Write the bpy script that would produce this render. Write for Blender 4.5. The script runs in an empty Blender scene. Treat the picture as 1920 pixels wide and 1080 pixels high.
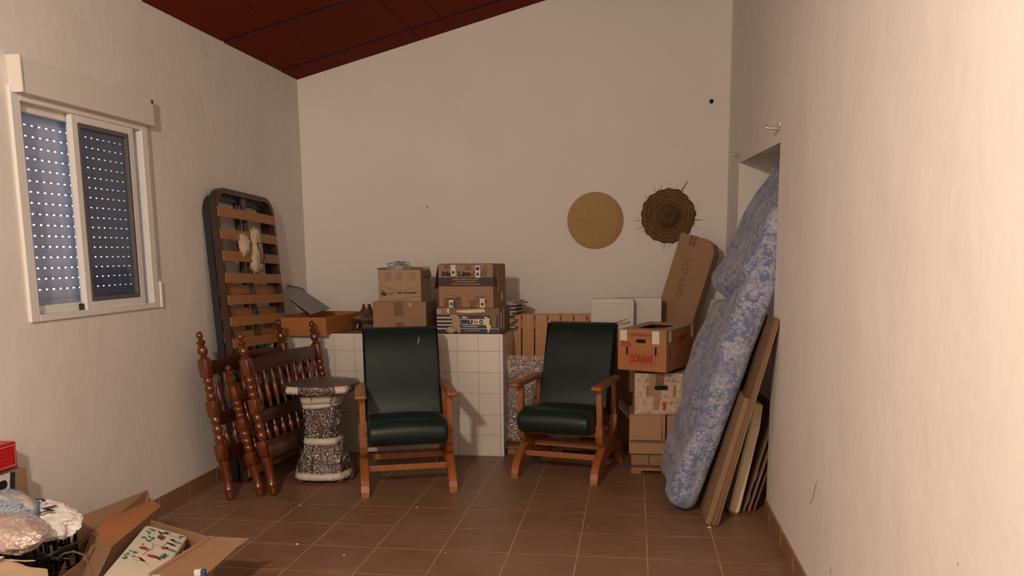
import bpy, bmesh, math, random
from mathutils import Vector, Matrix, Euler, noise
random.seed(7)
R = math.radians
C = bpy.context.scene.collection
PI = math.pi

# ------------------------------------------------------------------ camera
F_PX, PITCH, YAW, ROLL = 1562.48, 0.149405, -0.145724, -0.0109136
CAM = Vector((1.2437, -5.4477, 1.4330)); PX, PY = 960.0, 708.0
_cp, _sp, _cy, _sy = math.cos(PITCH), math.sin(PITCH), math.cos(YAW), math.sin(YAW)
FWD = Vector((_sy*_cp, _cy*_cp, -_sp)); _R = Vector((_cy, -_sy, 0)); _U = _R.cross(FWD)
RT = _R*math.cos(ROLL) + _U*math.sin(ROLL); UP = -_R*math.sin(ROLL) + _U*math.cos(ROLL)

def at(x, y, X=None, Y=None, Z=None):
    """surveyed point: where the sight line of a photo point meets a plane of the room"""
    d = FWD + RT*((x-PX)/F_PX) - UP*((y-PY)/F_PX)
    t = (X-CAM.x)/d.x if X is not None else (Y-CAM.y)/d.y if Y is not None else (Z-CAM.z)/d.z
    return CAM + d*t

cd = bpy.data.cameras.new('camera'); cam = bpy.data.objects.new('camera', cd); C.objects.link(cam)
cd.sensor_width = 36; cd.lens = F_PX/1920*36; cd.shift_y = (PY-540)/1920; cd.clip_start = 0.05
m = Matrix((RT, UP, -FWD)).transposed().to_4x4(); m.translation = CAM; cam.matrix_world = m
bpy.context.scene.camera = cam

# ------------------------------------------------------------------ materials
class NT:
    def __init__(s, name):
        s.m = bpy.data.materials.new(name); s.m.use_nodes = True
        s.t = s.m.node_tree; s.b = s.t.nodes['Principled BSDF']; s.out = s.t.nodes['Material Output']
    def n(s, typ, **k):
        o = s.t.nodes.new(typ)
        for a, v in k.items():
            if a.startswith('i_'):
                o.inputs[int(a[2:]) if a[2:].isdigit() else a[2:].replace('_', ' ')].default_value = v
            else: setattr(o, a, v)
        return o
    def l(s, a, b): s.t.links.new(a, b)
    def math(s, op, a, b=None, c=None):
        o = s.n('ShaderNodeMath', operation=op)
        for i, v in enumerate((a, b, c)):
            if v is None: continue
            if isinstance(v, (int, float)): o.inputs[i].default_value = v
            else: s.l(v, o.inputs[i])
        return o.outputs[0]
    def mix(s, f, a, b):
        o = s.n('ShaderNodeMix', data_type='RGBA')
        for i, v in ((0, f), (6, a), (7, b)):
            if isinstance(v, (int, float)): o.inputs[i].default_value = v
            elif isinstance(v, tuple): o.inputs[i].default_value = (*v, 1) if len(v) == 3 else v
            else: s.l(v, o.inputs[i])
        return o.outputs[2]
    def coord(s, scale=(1, 1, 1), kind='Object'):
        tc = s.n('ShaderNodeTexCoord'); mp = s.n('ShaderNodeMapping'); mp.inputs['Scale'].default_value = scale
        s.l(tc.outputs[kind], mp.inputs[0]); return mp.outputs[0]
    def noise(s, scale, detail=4, vec=None, rough=.5):
        o = s.n('ShaderNodeTexNoise'); o.inputs['Scale'].default_value = scale; o.inputs['Detail'].default_value = detail
        o.inputs['Roughness'].default_value = rough
        if vec is not None: s.l(vec, o.inputs['Vector'])
        return o.outputs[0]
    def ramp(s, f, lo, hi):
        o = s.n('ShaderNodeMapRange'); s.l(f, o.inputs[0]); o.inputs[1].default_value = lo; o.inputs[2].default_value = hi
        return o.outputs[0]
    def bump(s, h, strength, dist=.01):
        o = s.n('ShaderNodeBump'); o.inputs['Strength'].default_value = strength; o.inputs['Distance'].default_value = dist
        s.l(h, o.inputs['Height']); s.l(o.outputs[0], s.b.inputs['Normal']); return o.outputs[0]

def mat(name, col, rough=.6, metal=0, var=.0, nscale=8, stretch=(1, 1, 1), col2=None, bump=0, bscale=60, bdist=.004, spec=.5, coat=0):
    t = NT(name); b = t.b
    b.inputs['Roughness'].default_value = rough; b.inputs['Metallic'].default_value = metal
    b.inputs['Specular IOR Level'].default_value = spec; b.inputs['Coat Weight'].default_value = coat
    v = t.coord(stretch)
    c2 = col2 or tuple(c*(1-var) for c in col)
    if var or col2:
        f = t.ramp(t.noise(nscale, 5, v), .3, .7)
        t.l(t.mix(f, col, c2), b.inputs['Base Color'])
    else: b.inputs['Base Color'].default_value = (*col, 1)
    if bump: t.bump(t.noise(bscale, 3, v), bump, bdist)
    return t.m

def plaster():
    t = NT('white plaster'); v = t.coord()
    n1 = t.noise(1.1, 3, v); n2 = t.noise(26, 6, v)
    c = t.mix(t.ramp(n1, .3, .75), (.77, .737, .692), (.71, .678, .632))
    t.l(c, t.b.inputs['Base Color']); t.b.inputs['Roughness'].default_value = .62
    t.b.inputs['Specular IOR Level'].default_value = .35
    h = t.math('ADD', t.math('MULTIPLY', t.noise(3.0, 3, v), 1.0), t.math('MULTIPLY', n2, .13))
    t.bump(h, .55, .02); return t.m
M_wall = plaster()

def floor_mat():
    t = NT('brown floor tile')
    v = t.coord(); br = t.n('ShaderNodeTexBrick', offset=0.0, squash=1.0)
    mp = t.n('ShaderNodeMapping'); mp.inputs['Location'].default_value = (.0, .0, 0); t.l(v, mp.inputs[0]); t.l(mp.outputs[0], br.inputs['Vector'])
    br.inputs['Scale'].default_value = 1; br.inputs['Brick Width'].default_value = .33; br.inputs['Row Height'].default_value = .33
    br.inputs['Mortar Size'].default_value = .0030; br.inputs['Mortar Smooth'].default_value = .3
    br.inputs['Color1'].default_value = (.22, .118, .064, 1); br.inputs['Color2'].default_value = (.26, .145, .08, 1)
    v2 = t.coord((3.2, 11, 1)); f = t.ramp(t.noise(2.2, 6, v2, .6), .32, .72)
    dirt = t.ramp(t.noise(1.5, 4, v), .35, .7)
    c = t.mix(f, br.outputs['Color'], (.155, .076, .038)); c = t.mix(t.math('MULTIPLY', t.ramp(t.noise(7, 6, v, .65), .48, .75), .55), c, (.125, .06, .032)); c = t.mix(t.math('MULTIPLY', dirt, .5), c, (.29, .18, .11))
    gr = t.mix(t.ramp(t.noise(3, 3, v), .35, .65), (.55, .36, .21), (.36, .21, .12))
    t.l(t.mix(br.outputs['Fac'], c, gr), t.b.inputs['Base Color'])
    t.b.inputs['Roughness'].default_value = .42; t.b.inputs['Specular IOR Level'].default_value = .4
    t.bump(t.math('ADD', t.math('MULTIPLY', br.outputs['Fac'], -1), t.math('MULTIPLY', f, .15)), .35, .003); return t.m
M_floor = floor_mat()

def wall_tile():
    t = NT('white glazed wall tile'); g = t.n('ShaderNodeNewGeometry'); sx = t.n('ShaderNodeSeparateXYZ'); t.l(g.outputs['Position'], sx.inputs[0])
    nn = t.n('ShaderNodeSeparateXYZ'); t.l(g.outputs['Normal'], nn.inputs[0])
    side = t.math('GREATER_THAN', t.math('ABSOLUTE', nn.outputs[0]), .5)
    h = t.math('ADD', t.math('MULTIPLY', sx.outputs[0], t.math('SUBTRACT', 1, side)), t.math('MULTIPLY', sx.outputs[1], side))
    cx = t.n('ShaderNodeCombineXYZ'); t.l(t.math('SUBTRACT', h, .3215), cx.inputs[0]); t.l(t.math('ADD', sx.outputs[2], .0), cx.inputs[1])
    br = t.n('ShaderNodeTexBrick', offset=0.0); t.l(cx.outputs[0], br.inputs['Vector'])
    for k, q in (('Scale', 1), ('Brick Width', .15), ('Row Height', .15), ('Mortar Size', .0016), ('Mortar Smooth', .2)): br.inputs[k].default_value = q
    br.inputs['Color1'].default_value = (.66, .62, .56, 1); br.inputs['Color2'].default_value = (.69, .65, .585, 1); br.inputs['Mortar'].default_value = (.30, .26, .21, 1)
    t.l(br.outputs[0], t.b.inputs['Base Color']); t.b.inputs['Roughness'].default_value = .3
    t.bump(t.math('MULTIPLY', br.outputs['Fac'], -1), .4, .002); return t.m
M_tile = wall_tile()

def wood(name, c1, c2, rough=.35, sc=(1, 1, 12), coat=0, knots=False):
    t = NT(name); v = t.coord(sc); w = t.noise(6, 7, v, .6)
    c = t.mix(t.ramp(w, .3, .7), c1, c2)
    if knots:
        vo = t.n('ShaderNodeTexVoronoi'); vo.inputs['Scale'].default_value = 5; t.l(t.coord((1.5, 1.5, .7)), vo.inputs[0])
        c = t.mix(t.math('LESS_THAN', vo.outputs['Distance'], .11), c, tuple(x*.35 for x in c2))
    t.l(c, t.b.inputs['Base Color']); t.b.inputs['Roughness'].default_value = rough; t.b.inputs['Coat Weight'].default_value = coat
    t.b.inputs['Coat Roughness'].default_value = .12
    t.bump(w, .15, .002); return t.m
M_bed = wood('dark varnished turned wood', (.15, .034, .004), (.075, .017, .003), .22, (6, 6, 1.2), .6)
M_bedp = wood('dark varnished rail wood', (.055, .014, .004), (.032, .008, .003), .3, (1.2, 6, 6), .35)
M_chairw = wood('orange beech chair wood', (.33, .115, .028), (.24, .075, .018), .4, (8, 1.5, 3), .08)
M_slat = wood('beech slat wood', (.40, .18, .06), (.31, .13, .04), .5, (1.2, 8, 8))
M_frame = wood('brown bed base frame', (.048, .019, .009), (.03, .012, .006), .38, (3, 3, 3))
M_frameb = mat('black bed base frame', (.012, .014, .02), .4)
M_drawer = wood('orange drawer wood', (.42, .165, .045), (.36, .13, .035), .45, (1, 5, 5))
M_pine = wood('orange stained pine', (.47, .215, .06), (.38, .155, .038), .5, (9, 9, .7), 0, True)
M_rawp = wood('raw pallet wood', (.30, .15, .07), (.22, .10, .045), .7, (1, 8, 8))
M_ceil = mat('dark red painted fibre board', (.155, .018, .004), .8, var=.12, nscale=2, bump=.3, bscale=160, bdist=.002, spec=.08)
M_ceilj = mat('ceiling joint', (.02, .003, .002), .8)
M_base = mat('terracotta skirting', (.27, .145, .08), .42, var=.15, nscale=9)
M_grout = mat('skirting joint', (.45, .30, .19), .8)
M_card = mat('brown corrugated cardboard', (.33, .195, .10), .75, var=.12, nscale=3, bump=.15, bscale=40)
M_card2 = mat('dull cardboard', (.25, .145, .075), .78, var=.15, nscale=3)
M_cardl = mat('light cardboard', (.42, .285, .17), .75, var=.1, nscale=3)
M_cardo = mat('orange cardboard', (.38, .155, .055), .72, var=.12, nscale=4)
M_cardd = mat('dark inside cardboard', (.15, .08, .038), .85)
M_tape = mat('brown packing tape', (.19, .105, .045), .22, var=.3, nscale=20)
M_ptape = mat('white masking tape', (.62, .59, .54), .55)
M_ink = mat('black print', (.014, .01, .009), .6)
M_inkr = mat('red print', (.33, .035, .012), .6)
M_inkb = mat('brown print', (.12, .045, .02), .6)
M_inkp = mat('pencil line', (.12, .065, .03), .7)
M_band = mat('dark brown print band', (.045, .018, .012), .55)
M_white = mat('white paint', (.68, .66, .61), .45)
M_alu = mat('white lacquered aluminium', (.72, .71, .68), .35)
M_foam = mat('white polystyrene', (.68, .65, .58), .8, var=.08, nscale=5)
M_cream = mat('cream padded panel', (.76, .64, .43), .7, var=.12, nscale=6)
M_black = mat('black plastic', (.008, .008, .009), .35)
M_gal = mat('grey screen frame', (.10, .10, .10), .45)
M_gplas = mat('grey plastic sheet', (.20, .19, .18), .4, var=.1)
M_brass = mat('aged brass', (.30, .20, .10), .35, .75, var=.5, nscale=14, bump=.4, bscale=50)
M_paper = mat('newspaper', (.52, .45, .36), .85, var=.35, nscale=25)
M_wad = mat('crumpled cream paper', (.58, .46, .32), .8, var=.2, nscale=10)
M_kraft = mat('kraft paper bag', (.50, .37, .24), .8, var=.12, nscale=8, bump=.5, bscale=12, bdist=.01)
M_bag = mat('white plastic bag', (.72, .70, .66), .35, var=.08, nscale=8)
M_red = mat('red printed box', (.50, .012, .014), .4)
M_pinkl = mat('pink line print', (.75, .35, .33), .5)
M_tin = mat('cream tin enamel', (.66, .60, .48), .3, var=.06, nscale=10)
M_green = mat('green print', (.05, .22, .17), .5)
M_teal = mat('grey green print', (.13, .22, .20), .5)
M_blue = mat('blue print', (.02, .05, .17), .5)
M_navy = mat('navy print', (.018, .026, .055), .5)
M_steel = mat('pale metal hook', (.55, .50, .42), .3, .6)
M_hole = mat('wall hole', (.004, .004, .004), .9)
def slat_mat():
    t = NT('shutter slat'); t.b.inputs['Base Color'].default_value = (.40, .42, .46, 1); t.b.inputs['Roughness'].default_value = .4
    tr = t.n('ShaderNodeBsdfTranslucent'); tr.inputs[0].default_value = (.55, .6, .7, 1); mx = t.n('ShaderNodeMixShader'); mx.inputs[0].default_value = .13
    t.l(t.b.outputs[0], mx.inputs[1]); t.l(tr.outputs[0], mx.inputs[2]); t.l(mx.outputs[0], t.out.inputs[0]); return t.m
M_slatw = slat_mat()
M_tissue = mat('pale grey plastic film', (.40, .42, .37), .35, var=.3, nscale=14)

def leather():
    t = NT('dark green leatherette'); v = t.coord()
    t.l(t.mix(t.ramp(t.noise(5, 4, v), .3, .7), (.006, .0175, .0145), (.009, .022, .018)), t.b.inputs['Base Color'])
    t.b.inputs['Roughness'].default_value = .40; t.b.inputs['Specular IOR Level'].default_value = .32
    h = t.math('ADD', t.math('MULTIPLY', t.noise(180, 2, v), .15), t.noise(7, 2, v)); t.bump(h, .22, .008); return t.m
M_leather = leather()

def plastic_wrap(name, tint, alpha, bub=.5, gloss=.28):
    t = NT(name); v = t.coord()
    df = t.n('ShaderNodeBsdfDiffuse'); df.inputs[0].default_value = (*tint, 1)
    tr = t.n('ShaderNodeBsdfTransparent'); gl = t.n('ShaderNodeBsdfGlossy'); gl.inputs['Roughness'].default_value = .11
    m1 = t.n('ShaderNodeMixShader'); m2 = t.n('ShaderNodeMixShader')
    a = t.math('ADD', t.math('MULTIPLY', t.ramp(t.noise(9, 4, v), .3, .7), .3), alpha)
    vo = t.n('ShaderNodeTexVoronoi'); vo.inputs['Scale'].default_value = 75; t.l(v, vo.inputs[0])
    cr = t.n('ShaderNodeTexVoronoi', feature='SMOOTH_F1'); cr.inputs['Scale'].default_value = 15; t.l(v, cr.inputs[0])
    h = t.math('ADD', t.math('MULTIPLY', vo.outputs['Distance'], bub), t.math('ADD', t.math('MULTIPLY', t.noise(13, 5, v, .62), 2.4), t.math('MULTIPLY', cr.outputs['Distance'], 1.2)))
    nm = t.bump(h, .9, .014); t.l(nm, gl.inputs['Normal']); t.l(nm, df.inputs['Normal'])
    t.l(a, m1.inputs[0]); t.l(tr.outputs[0], m1.inputs[1]); t.l(df.outputs[0], m1.inputs[2])
    m2.inputs[0].default_value = gloss; t.l(m1.outputs[0], m2.inputs[1]); t.l(gl.outputs[0], m2.inputs[2]); t.l(m2.outputs[0], t.out.inputs[0])
    return t.m
M_wrap = plastic_wrap('bubble wrap film', (.36, .31, .27), .26)
M_wrapc = plastic_wrap('clear wrap film', (.40, .33, .28), .20)
M_clear = plastic_wrap('clear bag film', (.80, .66, .56), .22, 0)

def fabric():
    t = NT('blue floral ticking'); tc = t.coord(); b = t.b
    # the cloth pattern lives in the cloth's own flat directions (length, girth)
    uv = t.n('ShaderNodeUVMap'); uvo = uv.outputs[0]
    wv = t.n('ShaderNodeTexNoise'); wv.inputs['Scale'].default_value = 7; t.l(uvo, wv.inputs[0])
    def flowers(scale, petals, size, seed, depth):
        mp = t.n('ShaderNodeMapping'); mp.inputs['Location'].default_value = (seed, seed*1.7, 0); t.l(uvo, mp.inputs[0])
        vo = t.n('ShaderNodeTexVoronoi', voronoi_dimensions='2D'); vo.inputs['Scale'].default_value = scale; vo.inputs['Randomness'].default_value = .8; t.l(mp.outputs[0], vo.inputs[0])
        sub = t.n('ShaderNodeVectorMath', operation='SUBTRACT'); 
        t.l(mp.outputs[0], sub.inputs[0]); t.l(vo.outputs['Position'], sub.inputs[1])
        sp = t.n('ShaderNodeSeparateXYZ'); t.l(sub.outputs[0], sp.inputs[0])
        ang = t.math('ARCTAN2', sp.outputs[1], sp.outputs[0])
        cs = t.n('ShaderNodeSeparateColor'); t.l(vo.outputs['Color'], cs.inputs[0])
        ang = t.math('ADD', ang, t.math('MULTIPLY', cs.outputs[0], 6.28))
        ln = t.n('ShaderNodeVectorMath', operation='LENGTH'); t.l(sub.outputs[0], ln.inputs[0]); r = ln.outputs['Value']
        pet = t.math('ADD', 1-depth, t.math('MULTIPLY', t.math('ABSOLUTE', t.math('COSINE', t.math('MULTIPLY', ang, petals/2))), depth))
        q = t.math('DIVIDE', r, t.math('MULTIPLY', pet, size))
        inside = t.math('LESS_THAN', q, 1)
        ring = t.math('GREATER_THAN', t.math('ABSOLUTE', t.math('SINE', t.math('MULTIPLY', q, 6.5))), .38)
        return t.math('MULTIPLY', inside, t.math('ADD', t.math('MULTIPLY', ring, .55), .45))
    f1 = flowers(4.6, 6, .080, .3, .5); f2 = flowers(12, 4, .034, 3.1, .8); f3 = flowers(26, 3, .017, 7.7, .85); f4 = flowers(17, 5, .022, 5.7, .8)
    f = t.math('MAXIMUM', t.math('MAXIMUM', f1, f4), t.math('MAXIMUM', f2, t.math('MULTIPLY', f3, .8)))
    f = t.math('MULTIPLY', f, t.ramp(t.noise(60, 3, uvo), .25, .55)); f = t.math('MULTIPLY', f, t.math('ADD', t.math('MULTIPLY', t.ramp(t.noise(8, 2, uvo), .38, .52), .55), .45))
    t.l(t.mix(t.math('MULTIPLY', f, .8), (.125, .165, .275), (.42, .43, .475)), b.inputs['Base Color'])
    b.inputs['Roughness'].default_value = .75; b.inputs['Specular IOR Level'].default_value = .3
    b.inputs['Sheen Weight'].default_value = .15
    t.bump(t.math('ADD', t.noise(9, 4, tc), t.math('MULTIPLY', f, .04)), .5, .02); return t.m
M_fabric = fabric()

def disc_mat():
    t = NT('woven straw mat'); tc = t.coord(); sp = t.n('ShaderNodeSeparateXYZ'); t.l(tc, sp.inputs[0])
    ang = t.math('ARCTAN2', sp.outputs[2], sp.outputs[0]); ln = t.n('ShaderNodeVectorMath', operation='LENGTH'); t.l(tc, ln.inputs[0])
    rad = t.math('SINE', t.math('MULTIPLY', ln.outputs['Value'], 900)); spk = t.math('SINE', t.math('MULTIPLY', ang, 90))
    cx = t.n('ShaderNodeCombineXYZ'); t.l(t.math('MULTIPLY', ang, 3), cx.inputs[0]); t.l(ln.outputs['Value'], cx.inputs[1])
    n = t.noise(4, 5, cx.outputs[0])
    c = t.mix(t.ramp(n, .35, .65), (.46, .30, .12), (.38, .235, .085)); c = t.mix(t.math('MULTIPLY', t.math('GREATER_THAN', t.math('MULTIPLY', rad, spk), .3), .18), c, (.25, .14, .04))
    t.l(c, t.b.inputs['Base Color']); t.b.inputs['Roughness'].default_value = .7; t.bump(t.math('MULTIPLY', rad, spk), .3, .002); return t.m
M_disc = disc_mat()
def hat_mat():
    t = NT('plaited straw'); tc = t.coord(); sp = t.n('ShaderNodeSeparateXYZ'); t.l(tc, sp.inputs[0])
    ang = t.math('ARCTAN2', sp.outputs[1], sp.outputs[0])
    cx = t.n('ShaderNodeCombineXYZ'); t.l(sp.outputs[0], cx.inputs[0]); t.l(sp.outputs[1], cx.inputs[1]); ln = t.n('ShaderNodeVectorMath', operation='LENGTH'); t.l(cx.outputs[0], ln.inputs[0])
    nz_ = t.noise(14, 4, tc, .6); a = t.math('SINE', t.math('ADD', t.math('ADD', t.math('MULTIPLY', ln.outputs['Value'], 210), t.math('MULTIPLY', nz_, 11)), t.math('MULTIPLY', t.math('SINE', t.math('ADD', t.math('MULTIPLY', ang, 41), t.math('MULTIPLY', nz_, 8))), 1.8)))
    t.l(t.mix(t.ramp(a, -.9, .6), (.08, .038, .014), (.26, .145, .055)), t.b.inputs['Base Color']); t.b.inputs['Roughness'].default_value = .75
    t.bump(a, .8, .006); return t.m
M_hat = hat_mat()

def netmat():
    t = NT('blue string net'); v = t.coord(); br = t.n('ShaderNodeTexVoronoi', feature='DISTANCE_TO_EDGE'); br.inputs['Scale'].default_value = 62; br.inputs['Randomness'].default_value = .25; t.l(v, br.inputs[0])
    t.b.inputs['Base Color'].default_value = (.20, .32, .46, 1); t.b.inputs['Roughness'].default_value = .6
    t.l(t.math('LESS_THAN', br.outputs['Distance'], .10), t.b.inputs['Alpha']); return t.m
M_net = netmat()
def marbled():
    t = NT('marbled cream cardboard'); v = t.coord(); n = t.noise(34, 6, v, .65)
    t.l(t.mix(t.ramp(n, .35, .62), (.56, .44, .33), (.38, .25, .16)), t.b.inputs['Base Color']); t.b.inputs['Roughness'].default_value = .7; return t.m
M_marb = marbled()
def glass_mat():
    t = NT('window glass'); t.b.inputs['Base Color'].default_value = (.85, .9, .95, 1); t.b.inputs['Roughness'].default_value = .02
    tr = t.n('ShaderNodeBsdfTransparent'); gl = t.n('ShaderNodeBsdfGlossy'); gl.inputs['Roughness'].default_value = .03
    mx = t.n('ShaderNodeMixShader'); mx.inputs[0].default_value = .06; t.l(tr.outputs[0], mx.inputs[1]); t.l(gl.outputs[0], mx.inputs[2]); t.l(mx.outputs[0], t.out.inputs[0]); return t.m
M_glass = glass_mat()
def screen_mat():
    t = NT('insect screen mesh'); tr = t.n('ShaderNodeBsdfTransparent'); mx = t.n('ShaderNodeMixShader'); mx.inputs[0].default_value = .45
    t.b.inputs['Base Color'].default_value = (.03, .032, .036, 1); t.b.inputs['Roughness'].default_value = .6
    t.l(tr.outputs[0], mx.inputs[1]); t.l(t.b.outputs[0], mx.inputs[2]); t.l(mx.outputs[0], t.out.inputs[0]); return t.m
M_screen = screen_mat()

# ------------------------------------------------------------------ mesh helpers
def frame(o, x=None, y=None, z=None):
    """matrix from an origin and two axes"""
    if x is not None and z is not None:
        x = Vector(x).normalized(); z = Vector(z); z = (z - x*z.dot(x)).normalized(); y = z.cross(x)
    m = Matrix((x, y, z)).transposed().to_4x4(); m.translation = Vector(o); return m

def bx(bm, c, s, bev=0, rot=None, seg=2, mi=0):
    b2 = bmesh.new(); bmesh.ops.create_cube(b2, size=1)
    for v in b2.verts: v.co = Vector((v.co.x*s[0], v.co.y*s[1], v.co.z*s[2]))
    if bev: bmesh.ops.bevel(b2, geom=b2.edges[:], offset=bev, segments=seg, profile=.5, affect='EDGES')
    M = Matrix.Translation(Vector(c)) @ (Euler(rot).to_matrix().to_4x4() if rot else Matrix.Identity(4))
    add(bm, b2, M, mi); return bm
def add(bm, b2, M=Matrix.Identity(4), mi=0):
    vs = {v: bm.verts.new(M @ v.co) for v in b2.verts}
    for f in b2.faces:
        try: nf = bm.faces.new([vs[v] for v in f.verts]); nf.material_index = mi; nf.smooth = f.smooth
        except ValueError: pass
    b2.free()
def prism(bm, poly, axis, d0, d1, bev=0):
    """polygon (a,b) swept along axis: 'x' -> (y,z), 'y' -> (x,z), 'z' -> (x,y)"""
    b2 = bmesh.new()
    def P(a, b, d): return {'x': (d, a, b), 'y': (a, d, b), 'z': (a, b, d)}[axis]
    v0 = [b2.verts.new(P(a, b, d0)) for a, b in poly]; v1 = [b2.verts.new(P(a, b, d1)) for a, b in poly]; n = len(poly)
    b2.faces.new(v0); b2.faces.new(v1[::-1])
    for i in range(n): b2.faces.new((v0[i], v1[i], v1[(i+1) % n], v0[(i+1) % n]))
    bmesh.ops.recalc_face_normals(b2, faces=b2.faces[:])
    if bev: bmesh.ops.bevel(b2, geom=[e for e in b2.edges if len({round(getattr(v.co, axis), 5) for v in e.verts}) == 1], offset=bev, segments=2, affect='EDGES')
    add(bm, b2); return bm
def tube(bm, pts, r, n=8, caps=True):
    pts = [Vector(p) for p in pts]; rs = r if isinstance(r, (list, tuple)) else [r]*len(pts); rings = []; up = None
    for i, p in enumerate(pts):
        t = (pts[min(i+1, len(pts)-1)] - pts[max(i-1, 0)]).normalized()
        if up is None: up = t.orthogonal().normalized()
        a = (up - t*up.dot(t)).normalized(); b = t.cross(a); up = a
        rings.append([bm.verts.new(p + (a*math.cos(k*2*PI/n) + b*math.sin(k*2*PI/n))*rs[i]) for k in range(n)])
    for i in range(len(rings)-1):
        for k in range(n): f = bm.faces.new((rings[i][k], rings[i][(k+1) % n], rings[i+1][(k+1) % n], rings[i+1][k])); f.smooth = True
    if caps: bm.faces.new(rings[0][::-1]); bm.faces.new(rings[-1])
    return bm
def lathe(bm, prof, n=24, c=(0, 0, 0), sx=1, sy=1, capt=True, capb=True, ngon=None):
    c = Vector(c); rings = []
    for r, z in prof: rings.append([bm.verts.new(c + Vector((math.cos(2*PI*k/n)*r*sx, math.sin(2*PI*k/n)*r*sy, z))) for k in range(n)])
    for i in range(len(rings)-1):
        for k in range(n): f = bm.faces.new((rings[i][k], rings[i][(k+1) % n], rings[i+1][(k+1) % n], rings[i+1][k])); f.smooth = True
    if capb: bm.faces.new(rings[0][::-1])
    if capt: bm.faces.new(rings[-1])
    return bm
def sheet(bm, pts, th, nrm=None):
    pts = [Vector(p) for p in pts]
    if nrm is None: nrm = (pts[1]-pts[0]).cross(pts[2]-pts[0]).normalized()
    b2 = bmesh.new(); a = [b2.verts.new(p) for p in pts]; b = [b2.verts.new(p+Vector(nrm)*th) for p in pts]; n = len(pts)
    b2.faces.new(a[::-1]); b2.faces.new(b)
    for i in range(n): b2.faces.new((a[i], a[(i+1) % n], b[(i+1) % n], b[i]))
    bmesh.ops.recalc_face_normals(b2, faces=b2.faces[:]); add(bm, b2); return bm
def blob(bm, c, s, amp=.2, freq=3, sub=4, seed=0, flat=None, rot=0):
    b2 = bmesh.new(); bmesh.ops.create_icosphere(b2, subdivisions=sub, radius=1)
    for v in b2.verts:
        p = v.co.copy(); d = noise.noise(p*freq + Vector((seed, seed*2, 0)))*amp + abs(noise.noise(p*freq*2.3 + Vector((seed, 0, 5))))*amp*.8
        q = p*(1+d); q = Vector((q.x*s[0], q.y*s[1], q.z*s[2]))
        if flat is not None and q.z < flat: q.z = flat + (q.z-flat)*.05
        v.co = q
    for f in b2.faces: f.smooth = True
    add(bm, b2, Matrix.Translation(Vector(c)) @ Matrix.Rotation(rot, 4, 'Z')); return bm
def NB(): return bmesh.new()

def obj(name, bm, mats, parent=None, loc=None, rot=None, mw=None, smooth=None):
    me = bpy.data.meshes.new(name); 
    bmesh.ops.recalc_face_normals(bm, faces=bm.faces[:]) if smooth != 'keep' else None
    bm.to_mesh(me); bm.free(); o = bpy.data.objects.new(name, me); C.objects.link(o)
    for m_ in (mats if isinstance(mats, (list, tuple)) else [mats]): me.materials.append(m_)
    if parent: o.parent = parent
    if mw is not None: o.matrix_local = mw
    if loc is not None: o.location = loc
    if rot is not None: o.rotation_euler = rot
    if smooth is True or smooth == 'auto':
        for p in me.polygons: p.use_smooth = True
        if smooth == 'auto': me.set_sharp_from_angle(angle=R(40))
    return o
def thing(name, label, cat, loc=(0, 0, 0), rz=0, group=None, mw=None):
    o = bpy.data.objects.new(name, None); C.objects.link(o); o.empty_display_size = .1
    o.location = loc; o.rotation_euler = (0, 0, rz)
    if mw is not None: o.matrix_world = mw
    o['label'] = label; o['category'] = cat
    if group: o['group'] = group
    return o
def tag(o, label, cat, group=None, kind=None):
    o['label'] = label; o['category'] = cat
    if group: o['group'] = group
    if kind: o['kind'] = kind
    return o
def struct(name, bm, m_, parent=None, **k):
    o = obj(name, bm, m_, parent, **k)
    if not parent: o['kind'] = 'structure'
    return o
def text(parent, s, size, mw, m_, width=None, height=None, bold=0, shear=0, name='printed_lettering', sp=1.0):
    cu = bpy.data.curves.new('lettering', 'FONT'); cu.body = s; cu.size = size; cu.align_x = 'CENTER'; cu.align_y = 'CENTER'; cu.extrude = .0004; cu.offset = bold; cu.shear = shear; cu.space_character = sp
    cu.resolution_u = 3
    t = bpy.data.objects.new('lettering', cu); C.objects.link(t)
    dg = bpy.context.evaluated_depsgraph_get(); me = bpy.data.meshes.new_from_object(t.evaluated_get(dg)); bpy.data.objects.remove(t)
    xs = [v.co.x for v in me.vertices]; ys = [v.co.y for v in me.vertices]
    cx, cy = (max(xs)+min(xs))/2, (max(ys)+min(ys))/2
    kx = width/(max(xs)-min(xs)) if width else 1; ky = height/(max(ys)-min(ys)) if height else kx if width else 1
    for v in me.vertices: v.co = Vector(((v.co.x-cx)*kx, (v.co.y-cy)*ky, v.co.z))
    me.name = name; o = bpy.data.objects.new(name, me); C.objects.link(o); me.materials.clear(); me.materials.append(m_)
    o.parent = parent; o.matrix_local = mw; return o
def onfront(x, z, y, off=.0012):      # print on a face that looks to local -Y
    m = Matrix(((1, 0, 0), (0, 0, -1), (0, 1, 0))).to_4x4(); m.translation = Vector((x, y-off, z)); return m
def patch(parent, name, x0, x1, z0, z1, y, m_, th=.001, rot=0, dz=0):
    b = bx(NB(), (0, 0, 0), (x1-x0, th, z1-z0)); return obj(name, b, m_, parent, loc=((x0+x1)/2, y-th/2-dz, (z0+z1)/2), rot=(0, rot, 0))

# ------------------------------------------------------------------ the room
XL, XR = -1.407, 1.971
KB = .39/3.378                                   # the back wall is not square to the side walls
def yb(x): return 1.10 + (x-XL)*KB
def zc(x): return 2.80 + .2856*(x-XL)
YF = -7.0
b = NB(); prism(b, [(XL-.3, YF-.2), (XR+.9, YF-.2), (XR+.9, 2.0), (XL-.3, 2.0)], 'z', -.1, 0); struct('floor', b, M_floor)
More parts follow.
